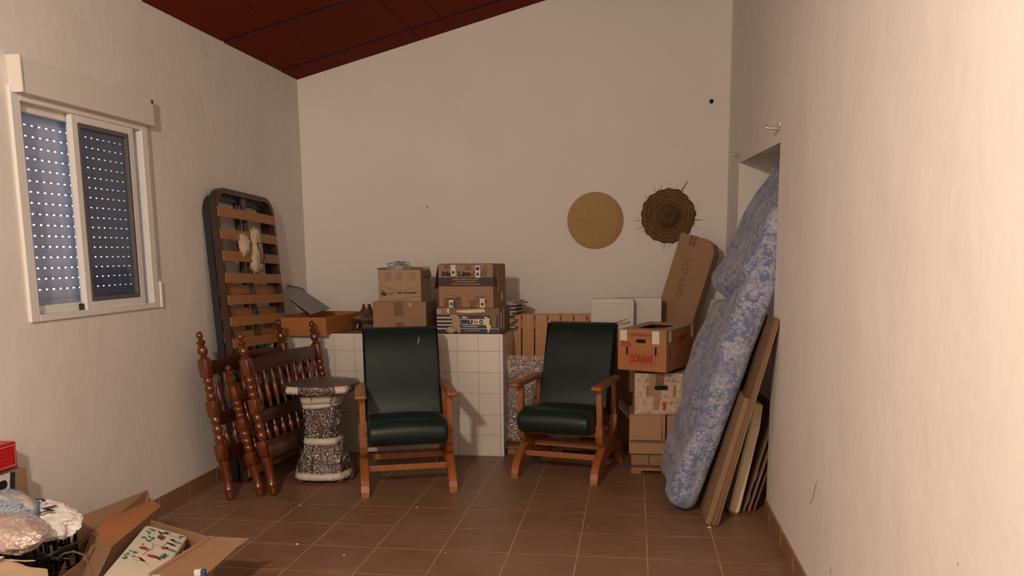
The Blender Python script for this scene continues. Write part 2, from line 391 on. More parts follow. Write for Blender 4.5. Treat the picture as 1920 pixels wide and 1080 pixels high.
# back wall
b = NB(); v = []
for dy in (0, .2):
    v.append([b.verts.new((x, yb(x)+dy, z)) for x, z in ((XL-.2, 0), (XR+.2, 0), (XR+.2, zc(XR+.2)+.1), (XL-.2, zc(XL-.2)+.1))])
b.faces.new(v[0]); b.faces.new(v[1][::-1])
for i in range(4): b.faces.new((v[0][i], v[0][(i+1) % 4], v[1][(i+1) % 4], v[1][i]))
wb = struct('wall_back', b, M_wall)
# left wall with the window opening
WY0, WY1, WZ0, WZ1 = -2.075, -1.12, 1.165, 2.12
b = NB()
def wl(y0, y1, z0, z1): bx(b, (XL-.12, (y0+y1)/2, (z0+z1)/2), (.24, y1-y0, z1-z0))
wl(YF-.2, WY0, 0, 2.9); wl(WY1, 1.3, 0, 2.9); wl(WY0, WY1, 0, WZ0); wl(WY0, WY1, WZ1, 2.9)
wleft = struct('wall_left', b, M_wall)
# right wall with the recess (blocked doorway)
NY0, NY1, NZ = -.925, .775, 1.99
b = NB()
def wr(y0, y1, z0, z1, x0=XR, x1=XR+.5): bx(b, ((x0+x1)/2, (y0+y1)/2, (z0+z1)/2), (x1-x0, y1-y0, z1-z0))
wr(YF-.2, -2.2, 0, 3.95); wr(NY1, 1.75, 0, 3.95); 
# the wall end beside the recess is slightly out of plumb
vv = []
for x in (XR, XR+.5):
    vv.append([b.verts.new((x, y, z)) for y, z in ((-2.2, 0), (-.895, 0), (-.915, 1.0), (-.942, NZ-.02), (-2.2, NZ-.02))])
b.faces.new(vv[0]); b.faces.new(vv[1][::-1])
for i in range(5): b.faces.new((vv[0][i], vv[0][(i+1) % 5], vv[1][(i+1) % 5], vv[1][i]))
vv = []
for x in (XR, XR+.5):
    vv.append([b.verts.new((x, y, z)) for y, z in ((-2.2, NZ-.02), (-.942, NZ-.02), (NY1, NZ+.05), (NY1, 3.95), (-2.2, 3.95))])
b.faces.new(vv[0]); b.faces.new(vv[1][::-1])
for i in range(5): b.faces.new((vv[0][i], vv[0][(i+1) % 5], vv[1][(i+1) % 5], vv[1][i]))
wr(YF-.2, 1.75, 0, 3.95, XR+.5, XR+.6)
wright = struct('wall_right', b, M_wall)
b = NB(); bx(b, ((XL+XR)/2, YF-.1, 2), (XR-XL+.8, .2, 4)); struct('wall_front', b, M_wall)
# cracks and chips in the right wall's paint
cr = NB(); pts = [(1531, 902), (1529, 912), (1527, 920), (1525, 928), (1524, 936), (1520, 943), (1517, 945)]
W3 = [at(x, y, X=XR-.0008) for x, y in pts]
for i in range(len(W3)-1):
    w = .0035*(1-abs(i-2)/6); p, q = W3[i], W3[i+1]; o1 = Vector((0, w, 0)); cr.faces.new([cr.verts.new(k) for k in (p-o1, p+o1, q+o1, q-o1)])
obj('crack', cr, M_hole, wright)
def chip(x, y, s, seed):
    b = NB(); c = at(x, y, X=XR-.002); n = 9
    vs = [b.verts.new(c+Vector((0, math.cos(k*2*PI/n)*s*random.uniform(.5, 1.1), math.sin(k*2*PI/n)*s*random.uniform(1., 1.9)))) for k in range(n)]; b.faces.new(vs)
    obj('paint_chip', b, M_white, wright)
random.seed(3)
for x, y, s in ((1547, 998, .008), (1556, 1066, .011), (1552, 1040, .004), (1475, 862, .004), (1481, 315, .006), (1486, 313, .006), (1684, 995, .003), (1795, 1058, .004)): chip(x, y, s, 1)
# ceiling: fibre boards in courses parallel to the back wall
b = NB()
def cq(x0, x1, y0, y1, dz0, dz1, mi=0):
    # y given at the left wall; courses run parallel to the back wall
    def P(x, y, d): return (x, y+(x-XL)*KB, zc(x)+d)
    for q in ([(x0, y0), (x1, y0), (x1, y1), (x0, y1)],):
        lo = [b.verts.new(P(x, y, dz0 if y == y0 else dz1)) for x, y in q]; hi = [b.verts.new(P(x, y, .05)) for x, y in q]
        for q_, f in enumerate((lo, hi[::-1], *[(lo[i], lo[(i+1) % 4], hi[(i+1) % 4], hi[i]) for i in range(4)])): b.faces.new(f).material_index = mi if q_ == 0 else 1
ys = [1.4, .775, -.119, -1.035, -1.93, -2.83, -3.72, -4.62, -5.51, -6.41, -7.4]
for i in range(len(ys)-1):
    y1, y0 = ys[i], ys[i+1]; x = XL-.25; k = 0; cuts = [-1.28 + .0*i, -1.05, -.42, -.19, .43, .66, 1.27, 1.5, 2.3] if i != 2 else [-1.05, -.75, .1, .33, .95, 1.2, 2.3]
    for c in cuts: cq(x, c-.002, y0+.013, y1-.013, -.004, -.001); x = c+.002
cq(XL-.25, 2.3, -7.4, 1.4, .02, .02, 1)
cl = struct('ceiling', b, [M_ceil, M_ceilj])
b = NB(); prism(b, [(XL-.3, YF-.3), (XR+.9, YF-.3), (XR+.9, 2.1), (XL-.3, 2.1)], 'z', 4.02, 4.1)
struct('trim_1', b, M_ceilj)          # roof deck over the boards

# skirtings
def skirt(name, p0, p1, h, t, nrm, joints):
    b = NB(); p0, p1, n = Vector(p0), Vector(p1), Vector(nrm); sheet(b, [p0, p1, p1+Vector((0, 0, h)), p0+Vector((0, 0, h))], t, n)
    o = struct(name, b, M_base); g = NB(); L = (p1-p0).length; d = (p1-p0).normalized(); s = joints
    while s < L:
        c = p0+d*s+n*(t+.0006)+Vector((0, 0, h/2)); bx(g, c, (.001+abs(d.x)*.002, .001+abs(d.y)*.002, h)); s += .33
    obj('tile_joint', g, M_grout, o); return o
skirt('baseboard_left', (XL, YF, 0), (XL, yb(XL), 0), .082, .011, (1, 0, 0), (-.575-YF) % .33)
skirt('baseboard_right', (XR, YF, 0), (XR, -.90, 0), .085, .011, (-1, 0, 0), (-1.75-YF) % .33)
skirt('baseboard_back', (XL, yb(XL)-.001, 0), (XR, yb(XR)-.001, 0), .08, .008, (0, -1, 0), .2)

# ------------------------------------------------------------------ window
X0 = XL
win = NB()
def fr_(b, y0, y1, z0, z1, w, xo, d, wb=None):
    wb = wb or w
    for (a0, a1, c0, c1) in ((y0, y0+w, z0, z1), (y1-w, y1, z0, z1), (y0+w, y1-w, z0, z0+wb), (y0+w, y1-w, z1-w, z1)):
        bx(b, (xo, (a0+a1)/2, (c0+c1)/2), (d, a1-a0, c1-c0), .002, seg=1)
fr_(win, WY0-.03, WY1+.035, WZ0-.018, WZ1+.04, .055, X0-.02, .07, .03)
window = struct('window_1', win, M_alu)
def sash(y0, y1, xo, name, inner, scr):
    b = NB(); fr_(b, y0, y1, WZ0+.004, WZ1-.008, .042, xo, .028, .045); o = obj(name, b, M_alu, window)
    if inner:
        b = NB(); fr_(b, y0+.042, y1-.042, WZ0+.049, WZ1-.05, .022, xo+.004, .02); obj('screen_frame', b, M_gal, o)
    b = NB(); bx(b, (xo, (y0+y1)/2, (WZ0+WZ1)/2), (.004, y1-y0-.084, WZ1-WZ0-.10)); obj('pane', b, M_glass, o)
    if scr: b = NB(); bx(b, (xo-.012, (y0+y1)/2, (WZ0+WZ1)/2), (.001, y1-y0-.084, WZ1-WZ0-.10)); obj('insect_screen', b, M_screen, o)
    return o
s1 = sash(-2.052, -1.62, X0-.045, 'sliding_sash', False, False)
s2 = sash(-1.705, -1.208, X0-.008, 'sliding_sash', True, True)
b = NB(); bx(b, (X0-.026, -1.632, 2.05), (.012, .02, .04), .002); obj('sash_stop', b, M_black, window)
b = NB(); bx(b, (X0-.018, -1.712, 1.185), (.02, .02, .045), .002); obj('sash_stop', b, M_black, window)
b = NB(); bx(b, (X0-.05, -1.162, 1.64), (.008, .012, .93)); bx(b, (X0-.03, -1.19, 1.64), (.008, .010, .93)); obj('track', b, M_alu, window)
# roller shutter: slats with rows of light slots
b = NB(); z = WZ0-.03; ht = .0500
while z < WZ1+.02:
    bx(b, (X0-.105, (WY0+WY1)/2, z+ht/2-.003), (.010, WY1-WY0+.08, ht-.006), .0025, seg=2)
    y = WY0-.04
    if z+ht < 1.27 or z+ht > 2.05: bx(b, (X0-.105, (WY0+WY1)/2, z+ht-.002), (.006, WY1-WY0+.08, .010))
    else:
        while y < WY1+.04: bx(b, (X0-.105, y+.016, z+ht-.002), (.006, .032, .010)); y += .048
    z += ht
sh = obj('roller_shutter', b, M_slatw, window, smooth='auto')
# box over the window, tape reel and belt
sb = thing('shutter_box', 'long white roller shutter box fixed above the sliding window', 'shutter box', (X0, -1.585, 2.133))
b = NB(); bx(b, (.029, .005, .072), (.058, 1.00, .145), .003); obj('body', b, M_white, sb)
b = NB(); bx(b, (.033, -.503, .076), (.066, .012, .155), .002); obj('end_board', b, M_foam, sb)
b = NB(); bx(b, (.060, .490, .125), (.010, .016, .02), .004); obj('corner_fixing', b, mat('rust', (.06, .03, .015), .6), sb)
st = thing('shutter_strap', 'narrow shutter pull strap with winder beside the window', 'strap', (X0, -1.068, 1.15))
b = NB(); bx(b, (.012, 0, .56), (.003, .013, .88)); obj('belt', b, mat('belt webbing', (.42, .40, .36), .8), st)
b = NB(); bx(b, (.012, 0, .07), (.022, .022, .15), .006); obj('winder', b, M_alu, st)

# ------------------------------------------------------------------ small marks on the back wall
def onwall(x, z, off=0.0): return Vector((x, yb(x)-off, z))
wn = Vector((KB, -1, 0)).normalized(); wt = Vector((1, KB, 0)).normalized()
b = NB(); lathe(b, [(.017, -.002), (.017, .004)], 14); tag(obj('pipe_hole', b, M_hole, mw=frame(onwall(1.828, 2.582, .003), x=wt, z=wn)), 'small round black pipe hole high on the back wall', 'hole')
b = NB(); lathe(b, [(.006, 0), (.006, .006)], 8); tag(obj('wall_plug', b, mat('plug', (.08, .05, .03), .6), mw=frame(onwall(-.408, 1.80, .003), x=wt, z=wn)), 'tiny dark plug left in the back wall above the boxes', 'wall plug')
# straw mat and hat
def hang(x, z, off): return frame(onwall(x, z, off), x=wt, z=Vector((0, 0, 1)))
b = NB(); b2 = NB(); lathe(b2, [(.001, .0), (.12, .001), (.218, .003), (.224, .007), (.218, .011), (.12, .009), (.001, .008)], 72, capt=False, capb=False); add(b, b2, Matrix.Rotation(R(90), 4, 'X'))
tag(obj('straw_mat', b, M_disc, mw=hang(.931, 1.676, .006), smooth='auto'), 'flat round pale woven straw mat hung on the back wall', 'placemat')
hat = thing('straw_hat', 'frayed brown straw hat hung crown outward on back wall', 'hat', mw=frame(onwall(1.505, 1.705, .008), x=wt, z=wn))
b = NB(); n = 96; prof = [(.006, .078), (.03, .080), (.055, .078), (.066, .070), (.078, .045), (.086, .020), (.10, .011), (.15, .012), (.20, .016), (.214, .014), (.208, .006), (.15, .004), (.10, .001), (.006, .001)]
rings = []
for r, z in prof:
    ring = []
    for k in range(n):
        a = 2*PI*k/n; rr = r*(1+(.022*math.sin(a*17)+.012*math.sin(a*5+1) if r > .14 else .03*math.sin(a*3)*(r < .09)))
        ring.append(b.verts.new((rr*math.cos(a), rr*math.sin(a), z+(.006*math.sin(a*7) if r > .14 else .004*math.sin(a*5)))))
    rings.append(ring)
for i in range(len(rings)-1):
    for k in range(n): b.faces.new((rings[i][k], rings[i][(k+1) % n], rings[i+1][(k+1) % n], rings[i+1][k]))
b.faces.new(rings[0])
obj('crown_and_brim', b, M_hat, hat, smooth=True)
for a, L, w in ((62, .075, .004), (105, .03, .002), (118, .05, .0013), (20, .05, .0012), (-8, .05, .003), (-22, .06, .0012), (-97, .07, .0018), (-88, .05, .0012), (-158, .06, .0018), (-172, .055, .0018), (-150, .045, .0013), (140, .03, .0016)):
    b = NB(); a = R(a); d = Vector((math.cos(a), math.sin(a), 0)); tube(b, [d*.19+Vector((0, 0, .012)), d*(.21+L*.4)+Vector((0, 0, .018)), d*(.215+L*1.15)+Vector((.006, .004, .012))], [w*.9, w*.8, w*.45], 5)
    obj('loose_straw', b, M_hat, hat)
# curtain hooks on the right wall
for nm, yy, zz, lab in (('a', -.915, 2.045, 'pale metal wall hook above near corner of the recess'), ('b', .785, 2.10, 'pale metal wall hook above far corner of the recess')):
    h = thing('wall_hook', lab, 'hook', (XR, yy, zz), group='curtain hooks on the right wall')
    b = NB(); bx(b, (-.003, 0, .01), (.006, .02, .04), .002); obj('plate', b, M_steel, h)
    b = NB(); tube(b, [(0, 0, 0), (-.02, 0, -.003), (-.066, 0, 0), (-.068, 0, .016)], [.013, .010, .008, .007], 10); obj('peg', b, M_steel, h, smooth=True)

# ------------------------------------------------------------------ tiled counter
ct = thing('tiled_counter', 'waist-high counter faced in square white tiles along the back wall', 'counter', (-.5, .7, 0))
L = -.5; b = NB()
poly = [(XL+.012, .25), (.345, .25), (.345, yb(.345)-.012), (XL+.012, yb(XL)-.012)]
prism(b, [(x+.5, y-.7) for x, y in poly], 'z', 0, .862); obj('tiled_body', b, M_tile, ct)
b = NB(); prism(b, [(x+.5, y-.7) for x, y in poly], 'z', .862, .869); obj('counter_top', b, mat('worn brown counter top', (.17, .115, .08), .55, var=.3, nscale=5), ct)
b = NB(); bx(b, (.839, -.4505, .433), (.012, .004, .866), .001); bx(b, (-.03, -.4505, .866), (1.75, .004, .008), .001); obj('edge_trim', b, M_alu, ct)

# ------------------------------------------------------------------ rocking armchairs
def arc(cy, cz, ry, rz, a0, a1, n): return [(cy+ry*math.cos(R(a0+(a1-a0)*i/n)), cz+rz*math.sin(R(a0+(a1-a0)*i/n))) for i in range(n+1)]
def make_chair(label, loc, rz):
    t = thing('rocking_armchair', label, 'armchair', loc, rz, 'green armchairs facing the room')
    for s in (-1, 1):
        xo = .262*s; x0, x1 = xo-.024, xo+.024
        poly = arc(-.02, 0, .345, .215, 180, 90, 10) + arc(.02, 0, .335, .215, 90, 0, 10)[0:] + arc(.02, 0, .255, .125, 0, 90, 8) + arc(-.02, 0, .265, .125, 90, 180, 8)
        b = NB(); prism(b, poly, 'x', x0, x1, .004); f = obj('foot', b, M_chairw, t)
        # cradle: a U that rides on the foot, then front and rear uprights
        poly = [(-.245, .35), (-.245, .28)] + arc(-.035, .28, .205, .105, 185, 355, 12) + [(.175, .28), (.185, .36), (.125, .36), (.115, .31)] + arc(-.035, .31, .145, .06, 350, 190, 8) + [(-.185, .35)]
        b = NB(); prism(b, poly, 'x', xo-.022, xo+.022, .003); obj('cradle', b, M_chairw, t)
        b = NB(); prism(b, [(-.24, .34), (-.195, .34), (-.205, .575), (-.245, .575)], 'x', xo-.017, xo+.017, .003); obj('front_upright', b, M_chairw, t)
        b = NB(); prism(b, [(.13, .34), (.175, .34), (.14, .585), (.10, .585)], 'x', xo-.015, xo+.015, .003); obj('rear_upright', b, M_chairw, t)
        poly = arc(-.315, .597, .025, .0165, 270, 90, 6) + [(-.1, .612), (.15, .618), (.165, .605), (.15, .592), (-.1, .585)]
        b = NB(); prism(b, poly, 'x', xo+.008*s-.034, xo+.008*s+.034, .007); obj('armrest', b, M_chairw, t)
        b = NB(); tube(b, [(.245*s, .12, .30), (.238*s, .12, .30)], .012, 10); obj('bolt', b, M_steel, t)
    b = NB(); bx(b, (0, -.20, .135), (.48, .02, .036), .003); obj('stretcher', b, M_chairw, t)
    b = NB(); bx(b, (0, -.02, .165), (.48, .02, .036), .003); obj('stretcher', b, M_chairw, t)
    b = NB(); bx(b, (0, .17, .135), (.48, .02, .036), .003); obj('stretcher', b, M_chairw, t)
    b = NB(); bx(b, (0, -.13, .275), (.48, .05, .04), .003); bx(b, (0, .08, .275), (.48, .05, .04), .003); obj('seat_rail', b, M_chairw, t)
    # upholstered seat: a soft slab, rounded roll at the front
    def cushion(prof, hw, name, crown, side):
        # prof: closed loop of (y,z); swept across x with a crowned, rounded end
        b = NB(); nx = 22; rings = []; cy = sum(p[0] for p in prof)/len(prof); cz = sum(p[1] for p in prof)/len(prof)
        for i in range(nx+1):
            u = -1+2*i/nx; u = math.copysign(1-(1-abs(u))**1.6, u); e = min(1, (1-abs(u))/side); s = math.sqrt(max(0, 1-(1-e)**2)) if e < 1 else 1
            ring = []
            for (py_, pz_) in prof:
                # shrink towards the slab's middle line near the ends
                k = .045*(1-s); 
                ny, nz = centre(prof, py_, pz_); ring.append(b.verts.new((u*hw, py_+ny*k, pz_+nz*k + (crown*(1-u*u) if nz < 0 else 0))))
            rings.append(ring)
        m = len(prof)
        for i in range(nx):
            for k in range(m): b.faces.new((rings[i][k], rings[i][(k+1) % m], rings[i+1][(k+1) % m], rings[i+1][k]))
        b.faces.new(rings[0]); b.faces.new(rings[-1][::-1]); return obj(name, b, M_leather, t, smooth='auto')
    def centre(prof, y, z):
        i = prof.index((y, z)); a = Vector(prof[i-1]); c = Vector(prof[(i+1) % len(prof)]); d = (c-a).normalized(); n = Vector((-d.y, d.x)); return (n.x*W, n.y*W)
    W = 1
    seat = [(.17, .29), (.17, .40), (.10, .415), (0, .425), (-.12, .44), (-.24, .452), (-.31, .452), (-.36, .438), (-.39, .405), (-.395, .365), (-.38, .33), (-.345, .305), (-.25, .296), (-.1, .29), (.05, .288)]
    sarea = sum(seat[i][0]*seat[(i+1) % len(seat)][1]-seat[(i+1) % len(seat)][0]*seat[i][1] for i in range(len(seat)))
    W = 1 if sarea > 0 else -1
    c1 = cushion(seat, .24, 'seat', .012, .1)
    b = NB(); tube(b, [(-.22, -.372, .425), (-.1, -.383, .434), (.1, -.383, .434), (.22, -.372, .425)], .003, 6); obj('piping', b, M_leather, c1)
    # back: reclined, hollowed and rolled at the top
    mid = [(.075, .36), (.085, .42), (.105, .48), (.135, .55), (.165, .62), (.195, .70), (.222, .78), (.25, .86), (.285, .925), (.305, .945)]
    th = [.06, .07, .075, .075, .07, .065, .06, .058, .05, .03]; f, r_ = [], []
    for i, (y, z) in enumerate(mid):
        a = Vector(mid[max(i-1, 0)]); c = Vector(mid[min(i+1, len(mid)-1)]); d = (c-a).normalized(); n = Vector((-d.y, d.x))
        f.append((y+n.x*th[i]/2, z+n.y*th[i]/2)); r_.append((y-n.x*th[i]/2, z-n.y*th[i]/2))
    back = f + [(mid[-1][0]+.012, mid[-1][1]+.008)] + r_[::-1]
    sarea = sum(back[i][0]*back[(i+1) % len(back)][1]-back[(i+1) % len(back)][0]*back[i][1] for i in range(len(back)))
    W = 1 if sarea > 0 else -1
    cushion(back, .245, 'backrest', 0, .07)
    return t
ch1 = make_chair('dark green rocking armchair on the left, before the tiled counter', (-.185, -.415, 0), R(18.6))
ch2 = make_chair('dark green rocking armchair on the right, beside the printed cartons', (.835, -.02, 0), R(-13))
b = NB(); tube(b, [(.115, .262, .895), (.118, .256, .875), (.110, .250, .855), (.114, .245, .84)], [.002, .004, .003, .001], 6); o = obj('scuff', b, M_paper, ch1)
o.location = (0, -.042, 0)

# ------------------------------------------------------------------ bed bases leaning in the left corner
def bed_base(name, label, mframe, o, wdir, up, W, H, slats, w0, mslat, tubew=.034, depth=.045, rc=.13, bars=(0.5,), group=None):
    t = thing(name, label, 'bed base', mw=frame(o, x=wdir, z=up), group=group)
    def loop(ins):
        pts = []; a, c = W-ins, H-ins; r = rc-ins
        pts += [(ins, 0.0)]; 
        pts += [(ins+r+r*math.cos(R(q)), c-r+r*math.sin(R(q))) for q in range(180, 89, -9)]
        pts += [(a-r+r*math.cos(R(q)), c-r+r*math.sin(R(q))) for q in range(90, -1, -9)]
        pts += [(a, 0.0)]; return pts
    o1, i1 = loop(0), loop(tubew); b = NB(); V = [[b.verts.new((x, y, z)) for x, z in p] for y in (0, depth) for p in (o1, i1)]
    n = len(o1)
    for i in range(n-1):
        b.faces.new((V[0][i], V[0][i+1], V[1][i+1], V[1][i])); b.faces.new((V[2][i], V[2][i+1], V[3][i+1], V[3][i]))
        b.faces.new((V[0][i], V[0][i+1], V[2][i+1], V[2][i])); b.faces.new((V[1][i], V[1][i+1], V[3][i+1], V[3][i]))
    b.faces.new((V[0][0], V[1][0], V[3][0], V[2][0])); b.faces.new((V[0][-1], V[1][-1], V[3][-1], V[2][-1]))
    bx(b, (W/2, depth/2, tubew/2), (W-2*tubew, depth, tubew))
    obj('frame', b, mframe, t)
    b = NB(); bx(b, (W/2, depth*.6, H/2), (.04, depth*.5, H-.02), .002); obj('centre_bar', b, mframe, t)
    for z in slats:
        b = NB(); n = 10; q = []
        # gently sprung slat
        for k in range(n+1):
            u = k/n; x = .012+(W-.024)*u; y = -.006-.012*4*u*(1-u)
            q.append([b.verts.new((x, y+dy, z+dz)) for dy, dz in ((0, -.031), (0, .031), (.010, .031), (.010, -.031))])
        for k in range(n):
            for j in range(4): b.faces.new((q[k][j], q[k][(j+1) % 4], q[k+1][(j+1) % 4], q[k+1][j]))
        b.faces.new(q[0]); b.faces.new(q[-1]); obj('slat', b, mslat, t)
    return t
# local y points from room side to wall side
upA = Vector((-.145, .0, 1.84)).normalized()
wA = Vector((.0, 1, -.04)).normalized()
bed_base('slatted_bed_base', 'brown framed slatted bed base leaning in the left corner, front one', M_frame, (-1.170, -.605, .005), wA, upA, .85, 1.86,
         [1.86-.155-.137*k for k in range(13)], 0, M_slat)
bed_base('slatted_bed_base', 'black framed bed base leaning on the wall behind the brown one', M_frameb, (-1.232, -.605, .005), wA, Vector((-.128, .055, 1.80)).normalized(), .845, 1.82,
         [1.82-.60-.15*k for k in range(8)], 0, M_slat, bars=(.5,))
wad = thing('crumpled_paper', 'crumpled cream paper tied with cord onto the brown bed base', 'paper', (-1.265, -.17, 1.45))
b = NB(); blob(b, (.0, .06, .0), (.035, .065, .15), .35, 2.6, 3, 4); obj('wad', b, M_wad, wad)
b = NB(); blob(b, (.0, -.10, .05), (.03, .05, .07), .4, 3, 3, 9); obj('wad', b, M_wad, wad)
b = NB(); tube(b, [(.03, .02, .06), (.05, .03, 0), (.045, .04, -.07), (.03, .09, -.08), (.045, .12, .0), (.04, .11, .06), (.03, .02, .06)], .003, 6); obj('cord', b, M_black, wad)

# ------------------------------------------------------------------ turned bedsteads
def post_bm(H, x):
    b = NB(); R0 = .030
    turn = [(0.0, .020), (.010, .024), (.03, .023), (.05, .026), (.06, .030), (.07, .026), (.11, .022), (.17, .027), (.22, .033), (.235, .036)]
    def ring(z0, z1, kind, n=9):
        out = []
        for i in range(n+1):
            u = i/n
            if kind == 'vase': r = .024+.011*math.sin(PI*u)**1.0+.003*math.sin(6*PI*u)
            elif kind == 'spool': r = .022+.007*abs(math.sin(3*PI*u))
            out.append((r, z0+(z1-z0)*u))
        return out
    s = H/1.0
    prof = [(r, z*s) for z, r in turn]; b2 = lathe(NB(), prof, 18, (x, 0, 0)); add(b, b2)
    bx(b, (x, 0, .285*s), (.062, .062, .10*s), .011)
    add(b, lathe(NB(), ring(.335*s, .50*s, 'spool', 18), 18, (x, 0, 0)))
    bx(b, (x, 0, .545*s), (.062, .062, .10*s), .011)
    add(b, lathe(NB(), ring(.595*s, .73*s, 'spool', 18), 18, (x, 0, 0)))
    bx(b, (x, 0, .785*s), (.062, .062, .115*s), .013)
    fin = [(.026, .842), (.018, .855), (.027, .87), (.031, .885), (.024, .905), (.018, .92), (.026, .93), (.027, .938), (.014, .948), (.012, .955), (.018, .965), (.0195, .978), (.015, .992), (.004, 1.0)]
    add(b, lathe(NB(), [(r, z*s) for r, z in fin], 18, (x, 0, 0)))
    return b
def bedstead(label, o, wdir, up, W, H, rows, group):
    t = thing('bedstead', label, 'bedstead', mw=frame(o, x=wdir, z=up), group=group)
    for x in (0, W): obj('post', post_bm(H, x), M_bed, t, smooth='auto')
    b = NB(); zt = rows['top']; n = 24
    poly = [(.025, zt[0]), (W-.025, zt[0])] + [(W-.025-(W-.05)*i/n, zt[1]+zt[2]*math.sin(PI*i/n)**1.5) for i in range(n+1)]
    prism(b, poly, 'y', -.012, .012, .003); obj('top_rail', b, M_bedp, t)
    for z0, z1 in rows['rails']:
        b = NB(); bx(b, (W/2, 0, (z0+z1)/2), (W-.05, .024, z1-z0), .003); obj('rail', b, M_bedp, t)
    for z0, z1, cnt in rows['spindles']:
        for k in range(cnt):
            x = .03+(W-.06)*(k+.5)/cnt; h = z1-z0
            b = NB(); lathe(b, [(.007, z0), (.010, z0+.05*h), (.008, z0+.1*h), (.015, z0+.22*h), (.020, z0+.36*h), (.014, z0+.52*h), (.008, z0+.7*h), (.011, z0+.74*h), (.008, z0+.78*h), (.009, z0+.92*h), (.007, z1)], 12, (x, 0, 0)); obj('spindle', b, M_bed, t, smooth=True)
            if h > .15:      # little arch over each spindle of the upper row
                b = NB(); wv_ = (W-.06)/cnt/2; pa = [(x+wv_*.98*math.cos(R(q)), z1-.035+.033*math.sin(R(q))) for q in range(0, 181, 20)]
                prism(b, pa[::-1][:0] + [(x+wv_, z1+.004), (x+wv_, z1-.035)] + [(x+(wv_-.006)*math.cos(R(q)), z1-.035+.028*math.sin(R(q))) for q in range(0, 181, 20)] + [(x-wv_, z1-.035), (x-wv_, z1+.004)], 'y', -.009, .009); obj('arch', b, M_bedp, t)
    return t
G = 'turned wooden bedsteads leaning in the left corner'
wB = Vector((.115, .99, 0)).normalized()
bedstead('reddish turned bedstead end, nearest the wall of the three leaning together', (-1.095, -.985, .012), wB, Vector((-.135, .03, .96)), .87, 1.0,
         dict(top=(.75, .82, .015), rails=[(.21, .30), (.44, .51)], spindles=[(.51, .75, 9), (.30, .44, 9)]), G)
bedstead('shortest turned bedstead end, sandwiched between the two taller ones', (-.955, -.885, .012), wB, Vector((-.175, .0, .78)), .87, .80,
         dict(top=(.57, .63, .01), rails=[(.17, .25), (.34, .39)], spindles=[(.39, .57, 9), (.25, .34, 9)]), G)
bedstead('tall turned bedstead end with arched spindles, frontmost of the three', (-.885, -.855, .012), wB, Vector((-.165, .02, .95)), .87, .985,
         dict(top=(.745, .815, .012), rails=[(.21, .32), (.43, .505)], spindles=[(.505, .745, 9), (.32, .43, 9)]), G)

# ------------------------------------------------------------------ pedestal table wrapped in bubble wrap
tb = thing('wrapped_table', 'round pedestal table packed in bubble wrap and foam strips', 'table', (-.722, -.43, 0), R(6))
M_tw = wood('dark table wood', (.12, .055, .025), (.08, .035, .016), .4, (4, 4, 1))
b = NB(); lathe(b, [(.11, .02), (.12, .08), (.085, .14), (.075, .25), (.095, .33), (.08, .42), (.085, .54), (.12, .575)], 24); obj('pedestal', b, M_tw, tb, smooth='auto')
b = NB(); lathe(b, [(.222, .58), (.230, .585), (.233, .60), (.230, .618), (.22, .622)], 48); obj('table_top', b, M_tw, tb, smooth='auto')
b = NB()
for k in range(4):
    a = R(45+90*k); d = Vector((math.cos(a), math.sin(a), 0)); bx(b, d*.12+Vector((0, 0, .05)), (.14, .05, .045), .012, (0, 0, a)); bx(b, d*.18+Vector((0, 0, .018)), (.03, .04, .036), .01, (0, 0, a))
obj('base', b, M_tw, tb)
# film skins
def skin(prof, n, seed, amp, name, m_, cap=True, sq=0):
    b = NB(); rings = []
    for r, z in prof:
        ring = []
        for k in range(n):
            a = 2*PI*k/n; q = noise.noise(Vector((math.cos(a)*3.2, math.sin(a)*3.2, z*5+seed)))*amp + (abs(noise.noise(Vector((a*9+z*14, z*16-a*3, seed))))-.2)*amp*.35 + noise.noise(Vector((math.cos(a)*30, math.sin(a)*30, z*60)))*amp*.12 + abs(noise.noise(Vector((math.cos(a)*9, math.sin(a)*9, z*12+seed))))*amp*.7
            s = 1/max(abs(math.cos(a)), abs(math.sin(a))) if sq else 1; s = 1+(s-1)*sq
            ring.append(b.verts.new((math.cos(a)*(r+q)*s, math.sin(a)*(r+q)*s, z)))
        rings.append(ring)
    for i in range(len(rings)-1):
        for k in range(n): b.faces.new((rings[i][k], rings[i][(k+1) % n], rings[i+1][(k+1) % n], rings[i+1][k]))
    if cap: b.faces.new(rings[-1])
    return obj(name, b, m_, tb, smooth=True)
def dens(p, k=4):
    out = []
    for i in range(len(p)-1):
        for j in range(k): u = j/k; out.append((p[i][0]*(1-u)+p[i+1][0]*u, p[i][1]*(1-u)+p[i+1][1]*u))
    return out+[p[-1]]
M_wrapt = plastic_wrap('table bubble wrap', (.13, .105, .085), .30, .6)
skin(dens([(.165, .025), (.155, .08), (.112, .22), (.095, .27), (.100, .36), (.103, .45), (.106, .52), (.13, .56), (.20, .578)], 9), 200, 1, .030, 'wrapping', M_wrapt, False, .35)
skin(dens([(.215, .572), (.236, .58), (.243, .60), (.236, .628), (.19, .636), (.10, .642), (.01, .645)], 6), 160, 5, .010, 'top_wrapping', M_wrapt)
def band(prof, name, a0, a1, m_, seed=0, amp=.006, dz=0):
    b = NB(); n = 30; rings = []
    for r, z in prof:
        rings.append([b.verts.new((math.cos(a)*(r+noise.noise(Vector((a*4, z*30, seed)))*amp)*sq_(a), math.sin(a)*(r+noise.noise(Vector((a*4, z*30, seed)))*amp)*sq_(a), z+dz*math.sin(a*1.3+seed))) for a in [R(a0+(a1-a0)*k/n) for k in range(n+1)]])
    for i in range(len(rings)-1):
        for k in range(n): b.faces.new((rings[i][k], rings[i][k+1], rings[i+1][k+1], rings[i+1][k]))
    o = obj(name, b, m_, tb, smooth=True); md = o.modifiers.new('t', 'SOLIDIFY'); md.thickness = .004; return o
